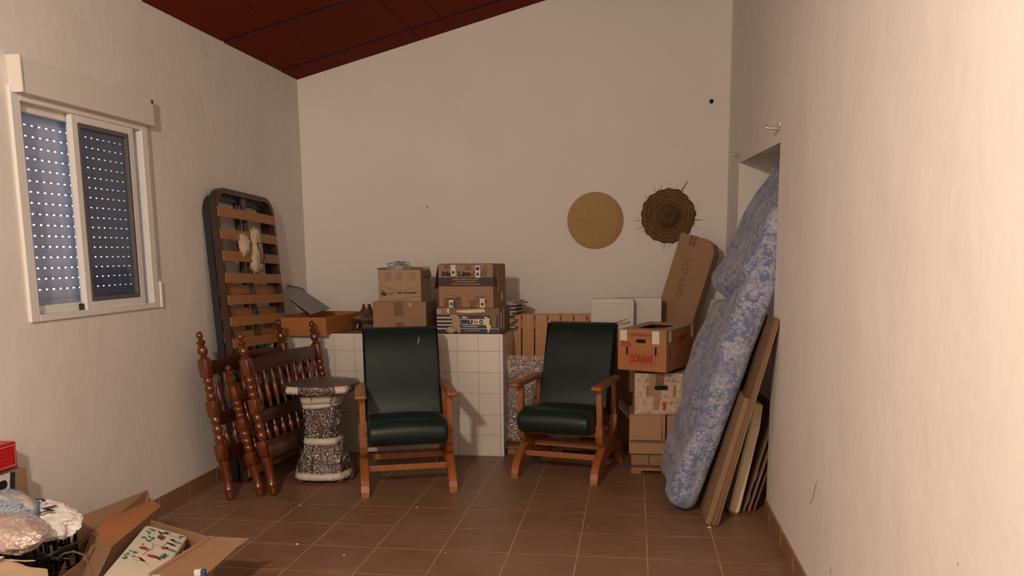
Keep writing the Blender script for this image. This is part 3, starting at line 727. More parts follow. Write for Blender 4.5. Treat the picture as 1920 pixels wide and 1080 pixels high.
def sq_(a): s = 1/max(abs(math.cos(a)), abs(math.sin(a))); return 1+(s-1)*.35
M_fs = mat('white foam strip', (.62, .56, .47), .6, var=.12, nscale=18)
for z0, z1, r0, r1, nm in ((.24, .285, .120, .114, 1), (.475, .505, .120, .124, 2), (.50, .55, .124, .135, 3)): band([(r0, z0), (r0+.004, (z0+z1)/2), (r1, z1)], 'foam_strip', -178, 20, M_fs, nm, .006, .008*(nm > 1))
band([(.165, .022), (.180, .028), (.184, .05), (.172, .072)], 'foam_strip', -170, 10, M_fs, 7, .010)
for a in (-118, -48): band([(.245, .585), (.252, .605), (.242, .632)], 'tape_patch', a-9, a+9, M_fs, 3, .001)
b = NB(); tube(b, [(.17, .02, .10), (.185, -.01, .06), (.19, -.03, .03), (.18, -.05, .01)], [.012, .012, .010, .008], 8); obj('loose_film', b, mat('brown tape tail', (.09, .03, .015), .3), tb)

# ------------------------------------------------------------------ cartons
def carton(name, label, w, d, h, loc, rz, m_, cat='cardboard box', open_=False, group=None, mi=None):
    """origin at the middle of the bottom front edge"""
    t = thing(name, label, cat, loc, rz, group); th = .004
    b = NB()
    if open_:
        bx(b, (0, d/2, th/2), (w, d, th)); bx(b, (0, th/2, h/2), (w, th, h), .001, seg=1); bx(b, (0, d-th/2, h/2), (w, th, h), .001, seg=1)
        bx(b, (-w/2+th/2, d/2, h/2), (th, d, h), .001, seg=1); bx(b, (w/2-th/2, d/2, h/2), (th, d, h), .001, seg=1)
    else: bx(b, (0, d/2, h/2), (w, d, h), .004)
    obj('body', b, m_, t); return t
def flap(t, p0, p1, length, ang_dir, m_, th=.004, inset=.0):
    """p0-p1 hinge edge (local), ang_dir the direction the flap points to"""
    p0, p1, d = Vector(p0), Vector(p1), Vector(ang_dir).normalized()*length; e = (p1-p0)*inset
    b = NB(); sheet(b, [p0, p1, p1+d-e, p0+d+e], th); return obj('flap', b, m_, t)
def tape(t, x, y0, y1, ztop, drop, w=.05, m_=None, front=0.0):
    """tape along the top seam (y) and down the front"""
    b = NB()
    if y1 > y0: bx(b, (x, (y0+y1)/2, ztop+.0006), (w, y1-y0, .001))
    bx(b, (x, front-.0006, ztop-drop/2), (w, .001, drop)); return obj('tape', b, m_ or M_tape, t)

# plain box + paper box on the counter
Z0 = .8695
cb = carton('cardboard_box', 'plain taped cardboard box on the counter, under the printer paper box', .405, .34, .212, (-.462, .50, Z0), 0, M_card)
tape(cb, -.005, 0, .34, .212, .10, .07); patch(cb, 'tape', -.03, .03, .0, .06, 0, M_tape)
patch(cb, 'tape', .075, .095, .175, .205, 0, mat('shiny tape', (.45, .38, .30), .15), rot=.3)
pb = carton('cardboard_box', 'upright printer paper box, open, stuffed with film, on the counter', .325, .25, .232, (-.458, .52, Z0+.2125), R(-2), M_cardl, open_=True)
flap(pb, (-.1625, .0, .228), (-.1625, .25, .228), .02, (-.5, 0, .8), M_cardl); flap(pb, (.1605, .0, .228), (.1605, .25, .228), .05, (.3, .05, -1), M_card2); flap(pb, (-.16, .247, .23), (.16, .247, .23), .02, (0, .3, 1), M_cardl)
for k, x in enumerate((-.088, -.004, .10)): patch(pb, 'tape', x-.024, x+.024, .15, .214, 0, mat('faded tape', (.31, .20, .12), .5))
def wave(parent, pts, m_, y=0, w=.0011):
    b = NB()
    for i in range(len(pts)-1):
        (x0, z0), (x1, z1) = pts[i], pts[i+1]; d = Vector((x1-x0, 0, z1-z0)).normalized(); n = Vector((-d.z, 0, d.x))*w
        p, q = Vector((x0, y-.0012, z0)), Vector((x1, y-.0012, z1)); b.faces.new([b.verts.new(k) for k in (p-n, q-n, q+n, p+n)])
    return obj('printed_line', b, m_, parent)
wave(pb, [(-.15, .10)]+[(-.15+.30*i/20, .100+.014*math.cos(2*PI*(i/20)*1.0-.2)-.006) for i in range(21)], M_inkb)
wave(pb, [(-.15+.30*i/20, .034+.012*math.cos(2*PI*(i/20)*1.0+.6)-.010) for i in range(21)], M_inkb)
wave(pb, [(-.151, .105), (-.151, .035)], M_inkb); wave(pb, [(.151, .105), (.151, .028)], M_inkb)
text(pb, 'Mz', .05, onfront(-.122, .058, 0), M_ink, width=.042, height=.030, bold=.004)
b = NB(); bx(b, (0, 0, 0), (.016, .001, .007), 0); obj('printed_emblem', b, M_ink, pb, loc=(-.128, -.0012, .082))
text(pb, 'Paper', .03, onfront(-.068, .058, 0), M_inkb, width=.055, height=.034, shear=.5)
text(pb, 'MULTI - PURPOSE PAPER', .02, onfront(.055, .064, 0), M_ink, width=.152, height=.012, bold=.002)
text(pb, 'fine quality', .01, onfront(.05, .052, 0), M_inkb, width=.06, height=.005)
# film and things stuffed in the paper box
fl = thing('plastic_film_bundle', 'pale grey crumpled plastic film bulging out of paper box', 'plastic film', (-.50, .65, Z0+.40))
b = NB(); blob(b, (0, 0, .02), (.08, .07, .055), .5, 3.2, 4, 2); obj('film', b, M_tissue, fl)
b = NB(); random.seed(5)
for k in range(13):
    a0 = random.uniform(0, 6.28); r = random.uniform(.025, .05); c = Vector((random.uniform(-.05, .06), random.uniform(-.05, .01), .065+random.uniform(-.015, .018)))
    tube(b, [c+Vector((math.cos(a0+u*.5)*r*1.2, math.sin(k)*.01, math.sin(a0+u*.5)*r*.7)) for u in range(9)], .0035, 6)
obj('film_loops', b, M_tissue, fl)
b = NB(); tube(b, [(-.01, 0, .105), (.03, -.01, .098), (.06, 0, .085), (.075, 0, .07), (.06, .01, .055)], .004, 6); obj('twine', b, mat('brown twine', (.12, .06, .03), .8), fl)
b = NB(); bx(b, (0, 0, 0), (.12, .12, .022), .004, (.0, -.08, .1)); bx(b, (.015, 0, .014), (.08, .10, .008), .003, (0, -.1, .2)); tag(obj('red_packet', b, mat('dull red packet', (.22, .035, .02), .4, var=.4, nscale=16), loc=(-.385, .645, Z0+.436)), 'dull red packet lying in the printer paper box', 'packet')
b = NB(); blob(b, (0, 0, .108), (.075, .13, .10), .12, 2, 4, 11, flat=-.108); tag(obj('black_bag', b, M_black, loc=(-.165, .83, Z0+.0), smooth=True), 'black bag slumped between the two box stacks on the counter', 'bag')

# brochure box at the bottom of the right-hand stack on the counter
br = carton('torn_printed_box', 'torn navy and cream printed box under postal carton stack', .455, .36, .178, (.085, .325, Z0), R(-3), M_card2)
patch(br, 'printed_panel', -.225, .222, .004, .128, 0, M_navy)
for k in range(4): patch(br, 'printed_stripe', -.226, -.10+.02*(k % 2), .075+.0-.026*k+.03, .083-.026*k+.03, 0, M_foam, dz=.0012)
for k in range(4): patch(br, 'printed_stripe', -.226, -.19+.006*(k % 2), .138+.009*k, .142+.009*k, 0, M_foam)
patch(br, 'printed_panel', -.05, .125, .060, .100, 0, M_cream, dz=.0013)
text(br, 'BRU', .05, onfront(-.005, .080, -.0024), M_navy, width=.085, height=.032, bold=.005); text(br, 'O', .05, onfront(.098, .080, -.0024), M_navy, width=.028, height=.032, bold=.004)
text(br, 'N', .05, onfront(.058, .078, -.0024), M_inkb, width=.022, height=.026, bold=.001)
text(br, 'Blin', .05, onfront(-.02, .113, -.0012), M_foam, width=.04, height=.012, bold=.003); text(br, 'momentum', .05, onfront(.02, .049, -.0012), M_foam, width=.11, height=.009, bold=.002)
patch(br, 'printed_stripe', -.10, .222, .030, .034, 0, M_foam, dz=.0012)
text(br, 'av. andalucia 22', .05, onfront(.03, .020, -.0012), M_foam, width=.11, height=.008)
def torn(parent, pts, m_, y, nm='torn_paper'):
    b = NB(); b.faces.new([b.verts.new((x, y+random.uniform(-.002, 0), z)) for x, z in pts]); b2 = b; bmesh.ops.triangulate(b, faces=b.faces[:]); o = obj(nm, b, m_, parent); md = o.modifiers.new('t', 'SOLIDIFY'); md.thickness = .001; return o
torn(br, [(-.13, .128), (-.08, .13), (-.055, .11), (-.07, .075), (-.05, .04), (-.055, .0), (-.075, .005), (-.10, .03), (-.12, .06), (-.11, .09)], M_cardl, -.004)
torn(br, [(.12, .12), (.16, .105), (.15, .075), (.17, .05), (.148, .0), (.135, .05), (.118, .07), (.128, .095)], M_cream, -.004)
torn(br, [(.155, .178), (.20, .178), (.21, .10), (.20, .03), (.175, .05), (.18, .11), (.16, .14)], M_card2, -.004)
torn(br, [(-.08, .16), (.12, .172), (.13, .15), (0, .142), (-.075, .148)], M_cream, -.004)
b = NB(); blob(b, (-.118, -.018, .022), (.032, .018, .022), .5, 2.5, 3, 3); obj('crumpled_paper', b, M_kraft, br)
patch(br, 'tape', -.195, -.155, .13, .176, 0, M_card); patch(br, 'tape', -.15, -.135, .14, .176, 0, M_foam)
b = NB(); bx(b, (.2285, .06, .09), (.001, .05, .12)); bx(b, (.2285, .15, .09), (.001, .03, .15)); obj('paper_label', b, M_foam, br)
# newspapers bundle behind
nb = thing('newspaper_bundle', 'ragged bundle of folded newspapers at the counter end', 'newspapers', (.21, .86, Z0), R(-10))
random.seed(11)
for k in range(15):
    b = NB(); n = 8; zz = .002+.0132*k; q = []
    dx, dy = random.uniform(-.012, .012), random.uniform(-.01, .01); L = .30+random.uniform(-.02, .035); ph = random.uniform(0, 6)
    for i in range(n+1):
        u = i/n; x = -.14+L*u; zo = zz+.0012*math.sin(u*6+ph)*u
        q.append([b.verts.new((x+dx, y+dy, zo+z_)) for y, z_ in ((-.15, 0), (.15, 0), (.15, .011), (-.15, .011))])
    for i in range(n):
        for j in range(4): b.faces.new((q[i][j], q[i][(j+1) % 4], q[i+1][(j+1) % 4], q[i+1][j]))
    b.faces.new(q[0]); b.faces.new(q[-1]); obj('newspaper', b, M_paper, nb)

ml = carton('cardboard_box', 'open dark-banded postal bag carton, taped shut twice, on the counter', .405, .33, .30, (.07, .35, Z0+.179), R(-6), M_card, open_=True)
patch(ml, 'printed_band', -.2015, .2015, .149, .213, 0, M_band)
b = NB(); bx(b, (.2033, .13, .181), (.001, .25, .064)); obj('printed_band', b, M_band, ml)
text(ml, 'Mail Lite', .06, onfront(-.066, .238, -.0005), M_ink, width=.219, height=.036, bold=.004)
text(ml, 'Gold', .06, onfront(.106, .238, -.0005), M_ink, width=.102, height=.036, shear=.25)
for k, s in enumerate(('BUBBLE LINED POSTAL BAGS', 'LUFTPOLSTERTASCHEN', 'POCHETTES MATELASSEES A BULLES D\'AIR')): text(ml, s, .02, onfront(0, .199-.017*k, -.0008), mat('pale print', (.38, .27, .19), .6) if k == 0 else bpy.data.materials['pale print'], width=(.19, .155, .22)[k], height=.008, bold=.001)
text(ml, 'Sealed Air', .02, onfront(-.10, .062, -.0005), M_inkb, width=.115, height=.014, bold=.003)
text(ml, 'bubble postal packaging', .02, onfront(-.115, .087, -.0005), M_inkb, width=.08, height=.006)
wave(ml, [(.01, .08), (.17, .08), (.17, .036), (.01, .036), (.01, .08)], M_inkb, -.0005, .0008)
text(ml, '90.', .03, onfront(.15, .048, -.0005), M_ink, width=.035, height=.018)
text(ml, 'FRAGILE', .02, onfront(.05, .046, -.0005), M_inkb, width=.05, height=.008)
for x, z0, z1, w, m_ in ((-.135, .275, .30, .05, M_tape), (.02, .262, .298, .045, M_tape), (.14, .25, .29, .035, M_tape), (-.055, .005, .075, .045, M_tape), (.05, .005, .055, .045, M_tape), (.11, .02, .08, .07, M_tape), (-.14, .0, .05, .05, M_tape)): patch(ml, 'tape', x-w/2, x+w/2, z0, z1, 0, m_, rot=random.uniform(-.1, .1), dz=.001)
for x, z0, z1 in ((-.09, .222, .30), (.09, .210, .295), (.12, .0, .065), (-.108, .0, .055)):
    patch(ml, 'label_sticker', x-.018, x+.018, z0, z1, 0, M_ptape, dz=.0024); patch(ml, 'label_print', x-.008, x+.008, z0+.015, z0+.035, 0, M_ink, dz=.0036)
patch(ml, 'label_print', -.095, -.072, .005, .05, 0, M_blue, dz=.004, rot=.1)
patch(ml, 'label_print', .078, .102, .262, .284, 0, M_ink, dz=.004, rot=.1)
b = NB(); bx(b, (.2045, .20, .22), (.0012, .045, .13)); obj('tape', b, M_tape, ml)
b = NB(); bx(b, (.2045, .22, .10), (.0012, .05, .12)); obj('label_sticker', b, M_ptape, ml)
flap(ml, (-.2025, .0, .297), (-.2025, .33, .297), .17, (-.20, .0, -.95), M_cardd)
flap(ml, (-.2, .003, .298), (.0, .003, .298), .05, (0, .9, .12), M_card); flap(ml, (.0, .003, .298), (.2, .003, .298), .10, (0, .95, .05), M_card)
flap(ml, (.2, .01, .298), (.2, .33, .298), .10, (-.9, .0, .03), M_card); flap(ml, (.2045, .10, .292), (.2045, .28, .292), .19, (.04, 0, -1), M_card)

# lamp foot
lb = thing('lamp_base', 'ornate aged brass lamp foot standing beside the plain box', 'lamp base', (-.765, .67, Z0), R(20))
b = NB(); lathe(b, [(.03, .040), (.100, .044), (.118, .056), (.124, .074), (.118, .086), (.098, .093), (.072, .097), (.066, .104), (.056, .122), (.044, .142), (.036, .160), (.031, .184), (.026, .186)], 32)
for v_ in b.verts:
    a = math.atan2(v_.co.y, v_.co.x); r = math.hypot(v_.co.x, v_.co.y)
    if r > .035: k = 1+.045*math.sin(a*9); v_.co.x *= k; v_.co.y *= k
obj('bell', b, M_brass, lb, smooth='auto')
for k in range(4):
    a = R(90*k+35); d = Vector((math.cos(a), math.sin(a), 0)); b = NB(); tube(b, [d*.07+Vector((0, 0, .045)), d*.092+Vector((0, 0, .035)), d*.092+Vector((0, 0, .016)), d*.102+Vector((0, 0, .006)), d*.108+Vector((0, 0, .004))], [.016, .014, .010, .011, .006], 8); obj('paw_foot', b, M_brass, lb, smooth=True)

# drawer box and grey sheets
dr = thing('wooden_drawer', 'loose orange wooden drawer lying at the left end of the counter', 'drawer', (-.900, .160, Z0+.0), R(-4))
# origin: near right bottom corner; drawer runs to local -x and +y
w, d, h = .42, .66, .122; b = NB()
bx(b, (-w/2, .009, h/2-.005), (w, .018, h+.010), .002); bx(b, (-w/2, d-.008, h/2), (w, .016, h), .002); bx(b, (-.007, d/2, h/2), (.014, d-.03, h), .002); bx(b, (-w+.007, d/2, h/2), (.014, d-.03, h), .002)
obj('sides', b, M_drawer, dr)
b = NB(); bx(b, (-w/2, d/2, .012), (w-.03, d-.04, .006)); obj('bottom', b, M_drawer, dr)
b = NB(); bx(b, (-.13, .28, .05), (.2, .36, .06), .006, (0, 0, .1)); tag(obj('dark_case', b, mat('dark case', (.03, .022, .018), .5), mw=dr.matrix_basis.copy()), 'dark flat case lying inside the wooden drawer', 'case')
q = [at(537, 536, Y=.62), at(564, 543, Y=.66), at(592, 561, Y=.60), at(618, 578, Y=.56), at(583, 591, Y=.33), at(541, 560, Y=.38)]
gs = thing('grey_plastic_folder', 'grey plastic folder propped at a slant across the wooden drawer', 'folder', tuple(q[4]))
b = NB(); sheet(b, [p-q[4] for p in q], .006, (.2, -.4, .9)); obj('cover', b, M_gplas, gs)
b = NB(); sheet(b, [p-q[4]-Vector((0, -.01, .018)) for p in (q[0]+Vector((0, 0, .02)), q[1]+Vector((0, .02, .02)), q[3]+Vector((-.05, .02, 0)), q[4]+Vector((-.035, .02, .02)), q[5]+Vector((0, .02, .0)))], .010, (.2, -.4, .9)); obj('lining', b, M_black, gs)

# ------------------------------------------------------------------ behind the right armchair
pl = thing('floor_pallet', 'small raw wood pallet on the floor beside the tiled counter', 'pallet', (.72, .62, 0))
b = NB()
for y in (-.25, 0, .25): bx(b, (0, y, .048), (.74, .10, .018), .002)
for x in (-.33, 0, .33): bx(b, (x, 0, .0195), (.06, .6, .039), .002)
obj('boards', b, M_rawp, pl)
sl = thing('slatted_wood_panel', 'orange pine slatted panel standing upright against the white wall', 'wooden panel', (.645, .72, .058), R(0))
sl.rotation_euler = (R(-4), 0, 0)
for k in range(6):
    b = NB(); bx(b, (-.285+.098*k, 0, .455), (.090, .016, .91), .003); obj('board', b, M_pine, sl)
for k in range(6):
    b = NB(); bx(b, (-.262+.098*k, .075, .46), (.090, .016, .92), .003); obj('board', b, M_pine, sl)
b = NB()
for z in (.08, .45, .84): bx(b, (-.03, .037, z), (.60, .056, .07), .002)
obj('batten', b, M_pine, sl)
bw = thing('bubble_wrapped_panel', 'flat panel wrapped in bubble wrap beside the counter end', 'wrapped panel', (.60, .44, .058))
b = NB(); bx(b, (0, 0, .31), (.54, .035, .60), .004); obj('panel', b, mat('pinkish board', (.20, .115, .08), .6), bw)
b = NB(); b2 = NB(); bmesh.ops.create_grid(b2, x_segments=60, y_segments=70, size=.5)
for v_ in b2.verts:
    x, z = v_.co.x*.56, (v_.co.y+.5)*.645; e = min(1, min(.5-abs(v_.co.x), .5-abs(v_.co.y))*14); p = Vector((x*9, z*9, 1))
    v_.co = Vector((x*(1+.03*noise.noise(Vector((z*9, 0, 3)))), -.022-.022*e-.026*noise.noise(p)-.02*abs(noise.noise(p*2.3)), z+.012*noise.noise(Vector((x*14, 0, 7)))*(z > .4)))
add(b, b2)
for f_ in b.faces: f_.smooth = True
obj('film', b, M_wrapc, bw)
# stack carrying the foam packing
hb = carton('cardboard_box', 'tall brown carton mostly hidden behind right armchair, carrying foam blocks', .50, .30, .83, (1.165, .68, 0), 0, M_card2)
f1 = thing('foam_block', 'white polystyrene packing block, left and nearer of the two', 'foam block', (1.085, .80, .831), R(2))
b = NB(); bx(b, (0, 0, .1275), (.31, .09, .255), .008); bx(b, (0, -.047, .225), (.29, .01, .006)); obj('block', b, M_foam, f1)
b = NB(); bx(b, (.145, -.01, .12), (.028, .11, .24), .006); obj('end_lip', b, M_foam, f1)
b = NB(); bx(b, (0, 0, .127), (.33, .10, .255), .008); tag(obj('foam_block', b, M_foam, loc=(1.285, .915, .831)), 'white polystyrene packing block, right and further of the two', 'foam block')
ow = NB(); tube(ow, [Vector((1.02, .72, .834)), at(1142, 609, Y=.72), at(1160, 603, Y=.74), at(1176, 598, Y=.76), at(1182, 604, Y=.74), at(1165, 606, Y=.71), at(1150, 611, Y=.70), Vector((1.10, .70, .834)), Vector((1.18, .72, .834))], .0025, 6)
tag(obj('orange_cable', ow, mat('orange cable', (.5, .14, .03), .5)), 'thin orange cable drooping before the foam blocks', 'cable')
b = NB(); blob(b, (0, 0, .022), (.022, .03, .024), .1, 2, 3, 1, flat=-.022); tag(obj('black_plug', b, M_black, loc=(1.268, .82, .831)), 'small black plug beside the left foam block', 'plug')

# printed cartons on the low pallet
pr = thing('floor_pallet', 'low wooden pallet under the stack of printed cartons', 'pallet', (1.47, .02, 0))
b = NB()
for y in (-.10, .12, .34): bx(b, (0, y, .03), (.46, .09, .02), .002)
for x in (-.2, 0, .2): bx(b, (x, .12, .01), (.07, .52, .02), .002)
obj('boards', b, M_rawp, pr)
PZ = .041
carton('cardboard_box', 'small flat brown carton on the pallet, left of a pair', .115, .30, .085, (1.295, -.06, PZ), 0, M_card2, group='flat cartons on low pallet')
carton('cardboard_box', 'small flat brown carton on the pallet, right of a pair', .098, .30, .085, (1.404, -.065, PZ), 0, M_card2, group='flat cartons on low pallet')
bb = carton('cardboard_box', 'battered brown carton with lifted flap under the marbled carton', .232, .32, .262, (1.339, -.10, PZ+.086), 0, M_card)
flap(bb, (-.116, -.003, .235), (-.116, .3, .235), .10, (-.55, 0, .6), M_card2); flap(bb, (-.11, -.006, .262), (.09, -.006, .262), .165, (0, -.12, -1), M_card)
patch(bb, 'tape', -.11, .11, .075, .09, 0, M_tape, dz=.004)
carton('cardboard_box', 'tall plain brown carton standing on the pallet beside the mattress', .155, .34, .345, (1.541, -.105, PZ), 0, M_card)
nz = carton('cardboard_box', 'cream marbled fruit carton with black lettering and oval handhold', .335, .40, .268, (1.423, -.115, .391), R(2), M_marb)
text(nz, 'N', .05, onfront(-.088, .222, 0), M_inkb, width=.02, height=.027); text(nz, 'EW ZEA', .05, onfront(-.035, .222, 0), mat('faded print', (.30, .18, .11), .7), width=.07, height=.024); text(nz, 'LAND', .05, onfront(.055, .222, 0), M_inkb, width=.08, height=.024)
text(nz, 'ONIONS', .05, onfront(.0, .196, 0), M_inkb, width=.085, height=.011)
def slot(parent, x, z, w, h, m_, y=0, off=.0014):
    b = NB(); r = min(w, h)/2; pts = []
    for sx, q0 in ((1, -90), (-1, 90)):
        for k in range(9):
            a = R(q0+180*k/8)
            pts.append((sx*(w/2-r)*(w > h)+math.cos(a)*r, (math.sin(a)*r)) if w > h else None)
    if w <= h:
        pts = [(math.cos(R(180*k/8))*r, (h/2-r)+math.sin(R(180*k/8))*r) for k in range(9)] + [(math.cos(R(180+180*k/8))*r, -(h/2-r)+math.sin(R(180+180*k/8))*r) for k in range(9)]
    b.faces.new([b.verts.new((px+x, y-off, pz+z)) for px, pz in pts]); return obj('handhold' if m_ is M_hole else 'vent', b, m_, parent)
slot(nz, .0, .175, .088, .030, M_hole, off=.003); slot(nz, -.085, .155, .017, .078, M_card2); slot(nz, .085, .155, .017, .078, M_card2)
patch(nz, 'tape', -.075, -.035, .12, .266, 0, M_card, dz=.0005); patch(nz, 'tape', -.035, .015, .19, .268, 0, M_tape, dz=.0015); patch(nz, 'tape', -.045, -.005, .03, .16, 0, M_card, rot=.12, dz=.001)
text(nz, 'AEB', .04, Matrix.Translation((.0, 0, 0)) @ onfront(.022, .055, 0) @ Matrix.Rotation(R(90), 4, 'Z'), M_inkr, width=.06, height=.024, bold=.004)
for k, chh in enumerate('QUALITY'):
    a = R(70-20*k); text(nz, chh, .02, onfront(.02+.045*math.cos(a), .08+.045*math.sin(a), 0) @ Matrix.Rotation(a-R(90), 4, 'Z'), M_inkb, height=.008, width=.007)
wave(nz, [(-.13, .012), (.13, .010)], M_inkb, 0, .001)
text(nz, '2', .03, onfront(.02, .122, 0), M_inkb, width=.018, height=.016)
dm = carton('cardboard_box', 'orange printed fruit carton with white tape tabs, top of its stack', .335, .50, .258, (1.298, -.178, .682), R(-25), M_cardo, open_=True)
dm.rotation_euler = (R(1.5), 0, R(-25)); 
slot(dm, -.005, .19, .068, .024, M_hole); slot(dm, -.10, .125, .012, .052, M_hole); slot(dm, .095, .13, .013, .055, M_hole)
text(dm, 'DORAMAS', .05, onfront(.0, .078, 0), M_inkr, width=.155, height=.056, bold=.004); wave(dm, [(-.09, .112), (.092, .112), (.092, .042), (-.09, .042), (-.09, .112)], M_inkr, 0, .0016)
wave(dm, [(-.115, .125), (.115, .125), (.115, .028), (-.115, .028), (-.115, .125)], M_inkr, 0, .0010)
text(dm, 'CORPORACION', .05, onfront(.0, .228, 0), M_inkr, width=.15, height=.020, bold=.003); text(dm, 'EXTRA', .05, onfront(-.105, .168, 0), M_inkr, width=.07, height=.028, bold=.003)
for x in (-.125, .095): patch(dm, 'white_tape', x-.024, x+.024, .19 if x < 0 else .175, .256, 0, M_ptape, dz=.001)
for y, dd in ((.05, .07), (.42, .08)):
    b = NB(); bx(b, (.1685, y, .256-dd/2), (.001, .042, dd)); obj('white_tape', b, M_ptape, dm)
for y, z in ((.05, .11), (.12, .11), (.38, .12), (.11, .19), (.19, .19)):
    b = NB(); bx(b, (.1682, y, z), (.001, .006, .05)); obj('vent', b, M_cardl if y in (.12, .19) else M_hole, dm)
b = NB(); bx(b, (.1682, .24, .19), (.0008, .16, .035)); obj('printed_panel', b, M_inkr, dm)
flap(dm, (-.165, .003, .256), (.165, .003, .256), .09, (0, 1, .01), M_cardl, inset=.15); flap(dm, (-.165, .497, .256), (.165, .497, .256), .12, (0, -1, .01), M_cardl, inset=.15)
flap(dm, (-.165, .01, .257), (-.165, .49, .257), .07, (1, 0, .0), M_cardl); flap(dm, (.165, .01, .257), (.165, .49, .257), .07, (-1, 0, .0), M_cardl)
# tall leaning carton
upS = Vector((.28, .03, 1.0)).normalized()
mS = frame((1.155, 1.10, .045), x=Vector((.93, -.36, -.26)), z=upS)
ss = thing('tall_cardboard_box', 'long narrow brown carton with handwriting leaning against the corner', 'cardboard box', mw=mS)
b = NB(); w, dd, h = .295, .16, 1.59
prism(b, [(0, 0), (w, 0), (w, h-.10), (w-.03, h-.03), (w-.09, h-.005), (0, h)], 'y', 0, dd, .004); obj('body', b, M_card, ss)
ss.location.z += 0
patch(ss, 'tape', .085, .105, h-.085, h-.002, 0, mat('dark tape', (.12, .05, .02), .4)); patch(ss, 'tape', .115, .135, h-.085, h-.002, 0, bpy.data.materials['dark tape'])
text(ss, 'SÓTANO', .1, onfront(.125, h-.33, 0) @ Matrix.Rotation(R(-86), 4, 'Z'), M_inkp, width=.29, height=.062, bold=-.001, sp=1.1)
# pale boards in the corner behind it
b = NB(); bx(b, (0, 0, .52), (.22, .03, 1.04), .003); o = tag(obj('white_board', b, M_foam, loc=(1.845, 1.415, 0), rot=(0, 0, math.atan(KB))), 'white board standing in the corner behind the tall leaning carton', 'board')
b = NB(); bx(b, (0, 0, .47), (.05, .03, .94), .004); o = tag(obj('grey_strip', b, M_tissue, loc=(1.80, 1.30, 0), rot=(0, R(3), 0)), 'narrow grey strip standing in the corner beside the white board', 'strip')

# ------------------------------------------------------------------ mattress
def mattress():
    # section: s along the length, q around the girth
    Wd, Ln, T = .84, 1.97, .162
    b = NB(); uvl = b.loops.layers.uv.new('UVMap')
    ns, peri = 90, []
    rr = .055; per = []
    def corner(cx, cy, a0): return [(cx+rr*math.cos(R(a0+18*k)), cy+rr*math.sin(R(a0+18*k))) for k in range(6)]
    def seg(p, q, n): return [(p[0]+(q[0]-p[0])*k/n, p[1]+(q[1]-p[1])*k/n) for k in range(1, n)]
    # a: across the depth of the room (0 near .. Wd far), t: thickness (0 wall side .. T room side)
    c1, c2, c3, c4 = corner(rr, rr, 180), corner(Wd-rr, rr, 270), corner(Wd-rr, T-rr, 0), corner(rr, T-rr, 90)
    per = c1+seg(c1[-1], c2[0], 22)+c2+seg(c2[-1], c3[0], 6)+c3+seg(c3[-1], c4[0], 22)+c4+seg(c4[-1], c1[0], 6)
    L = [0.0]
    for i in range(len(per)): p, q = per[i], per[(i+1) % len(per)]; L.append(L[-1]+math.hypot(q[0]-p[0], q[1]-p[1]))
    rings = []; svals = []
    for i in range(ns+1):
        u = i/ns; s = Ln*u; e = min(u, 1-u)*ns; sc = 1 if e >= 3 else (math.sqrt(1-(1-e/3)**2)*.35+.65)
        ring = []
        for (a, t) in per:
            a2 = Wd/2+(a-Wd/2)*(1-(1-sc)*.10); t2 = T/2+(t-T/2)*sc
            p = Vector((a2*3, t2*3, s*3)); dn = noise.noise(p)*.020+noise.noise(p*2.3+Vector((3, 1, 2)))*.010
            out = 1 if t > T/2 else -.2
            # bunched cover: a bulge over a deep crease on the room side
            room = max(0, (t-T*.35)/(T*.65)); far = min(1, max(0, (a-.05)/.35)); near = 1-far*.5
            bul = .055*math.exp(-((s-1.25-.10*(1-far))/.085)**2)-.085*math.exp(-((s-1.145-.14*(1-far)+.0)/.024)**2) + .03*math.exp(-((s-.62)/.2)**2)
            t3 = t2+(dn*1.3+bul*(.35+.65*far))*room*out + noise.noise(Vector((a*5, 0, s*5)))*.006
            # soft bend: the foot swings out, the top leans over
            an = a2+noise.noise(Vector((t*6, s*2.6, 4)))*.018*(1 if a < .2 else 0) - (.02*math.sin(s*2.2) if a < .3 else 0)
            nar = -.10*max(0, (s-1.55)/.35)**1.5*room
            ring.append(b.verts.new((an, t3+nar+a*(.0+.075*(s/Ln)), s)))
        rings.append(ring); svals.append(s)
    n = len(per)
    for i in range(ns):
        for k in range(n):
            f = b.faces.new((rings[i][k], rings[i][(k+1) % n], rings[i+1][(k+1) % n], rings[i+1][k])); f.smooth = True
            for lp, (uu, vv) in zip(f.loops, ((L[k], svals[i]), (L[k+1], svals[i]), (L[k+1], svals[i+1]), (L[k], svals[i+1]))): lp[uvl].uv = (uu, vv)
    for r_, fl_ in ((rings[0], True), (rings[-1], False)):
        c = b.verts.new(sum((v.co for v in r_), Vector())/n)
        for k in range(n):
            f = b.faces.new((r_[(k+1) % n], r_[k], c) if fl_ else (r_[k], r_[(k+1) % n], c)); f.smooth = True
            for lp in f.loops: lp[uvl].uv = (lp.vert.co.x, lp.vert.co.y*1.0)
    return b
# local x runs towards the back of the room, local y towards the wall, local z up the length
upM = Vector((.325, .05, 1.0)).normalized()
mM = frame((1.586, -.955, .012), x=Vector((-.02, .99, 0)), z=upM)
mt = thing('mattress', 'blue floral mattress stood on end, leaning into the wall recess', 'mattress', mw=mM)
o = obj('ticking', mattress(), M_fabric, mt)
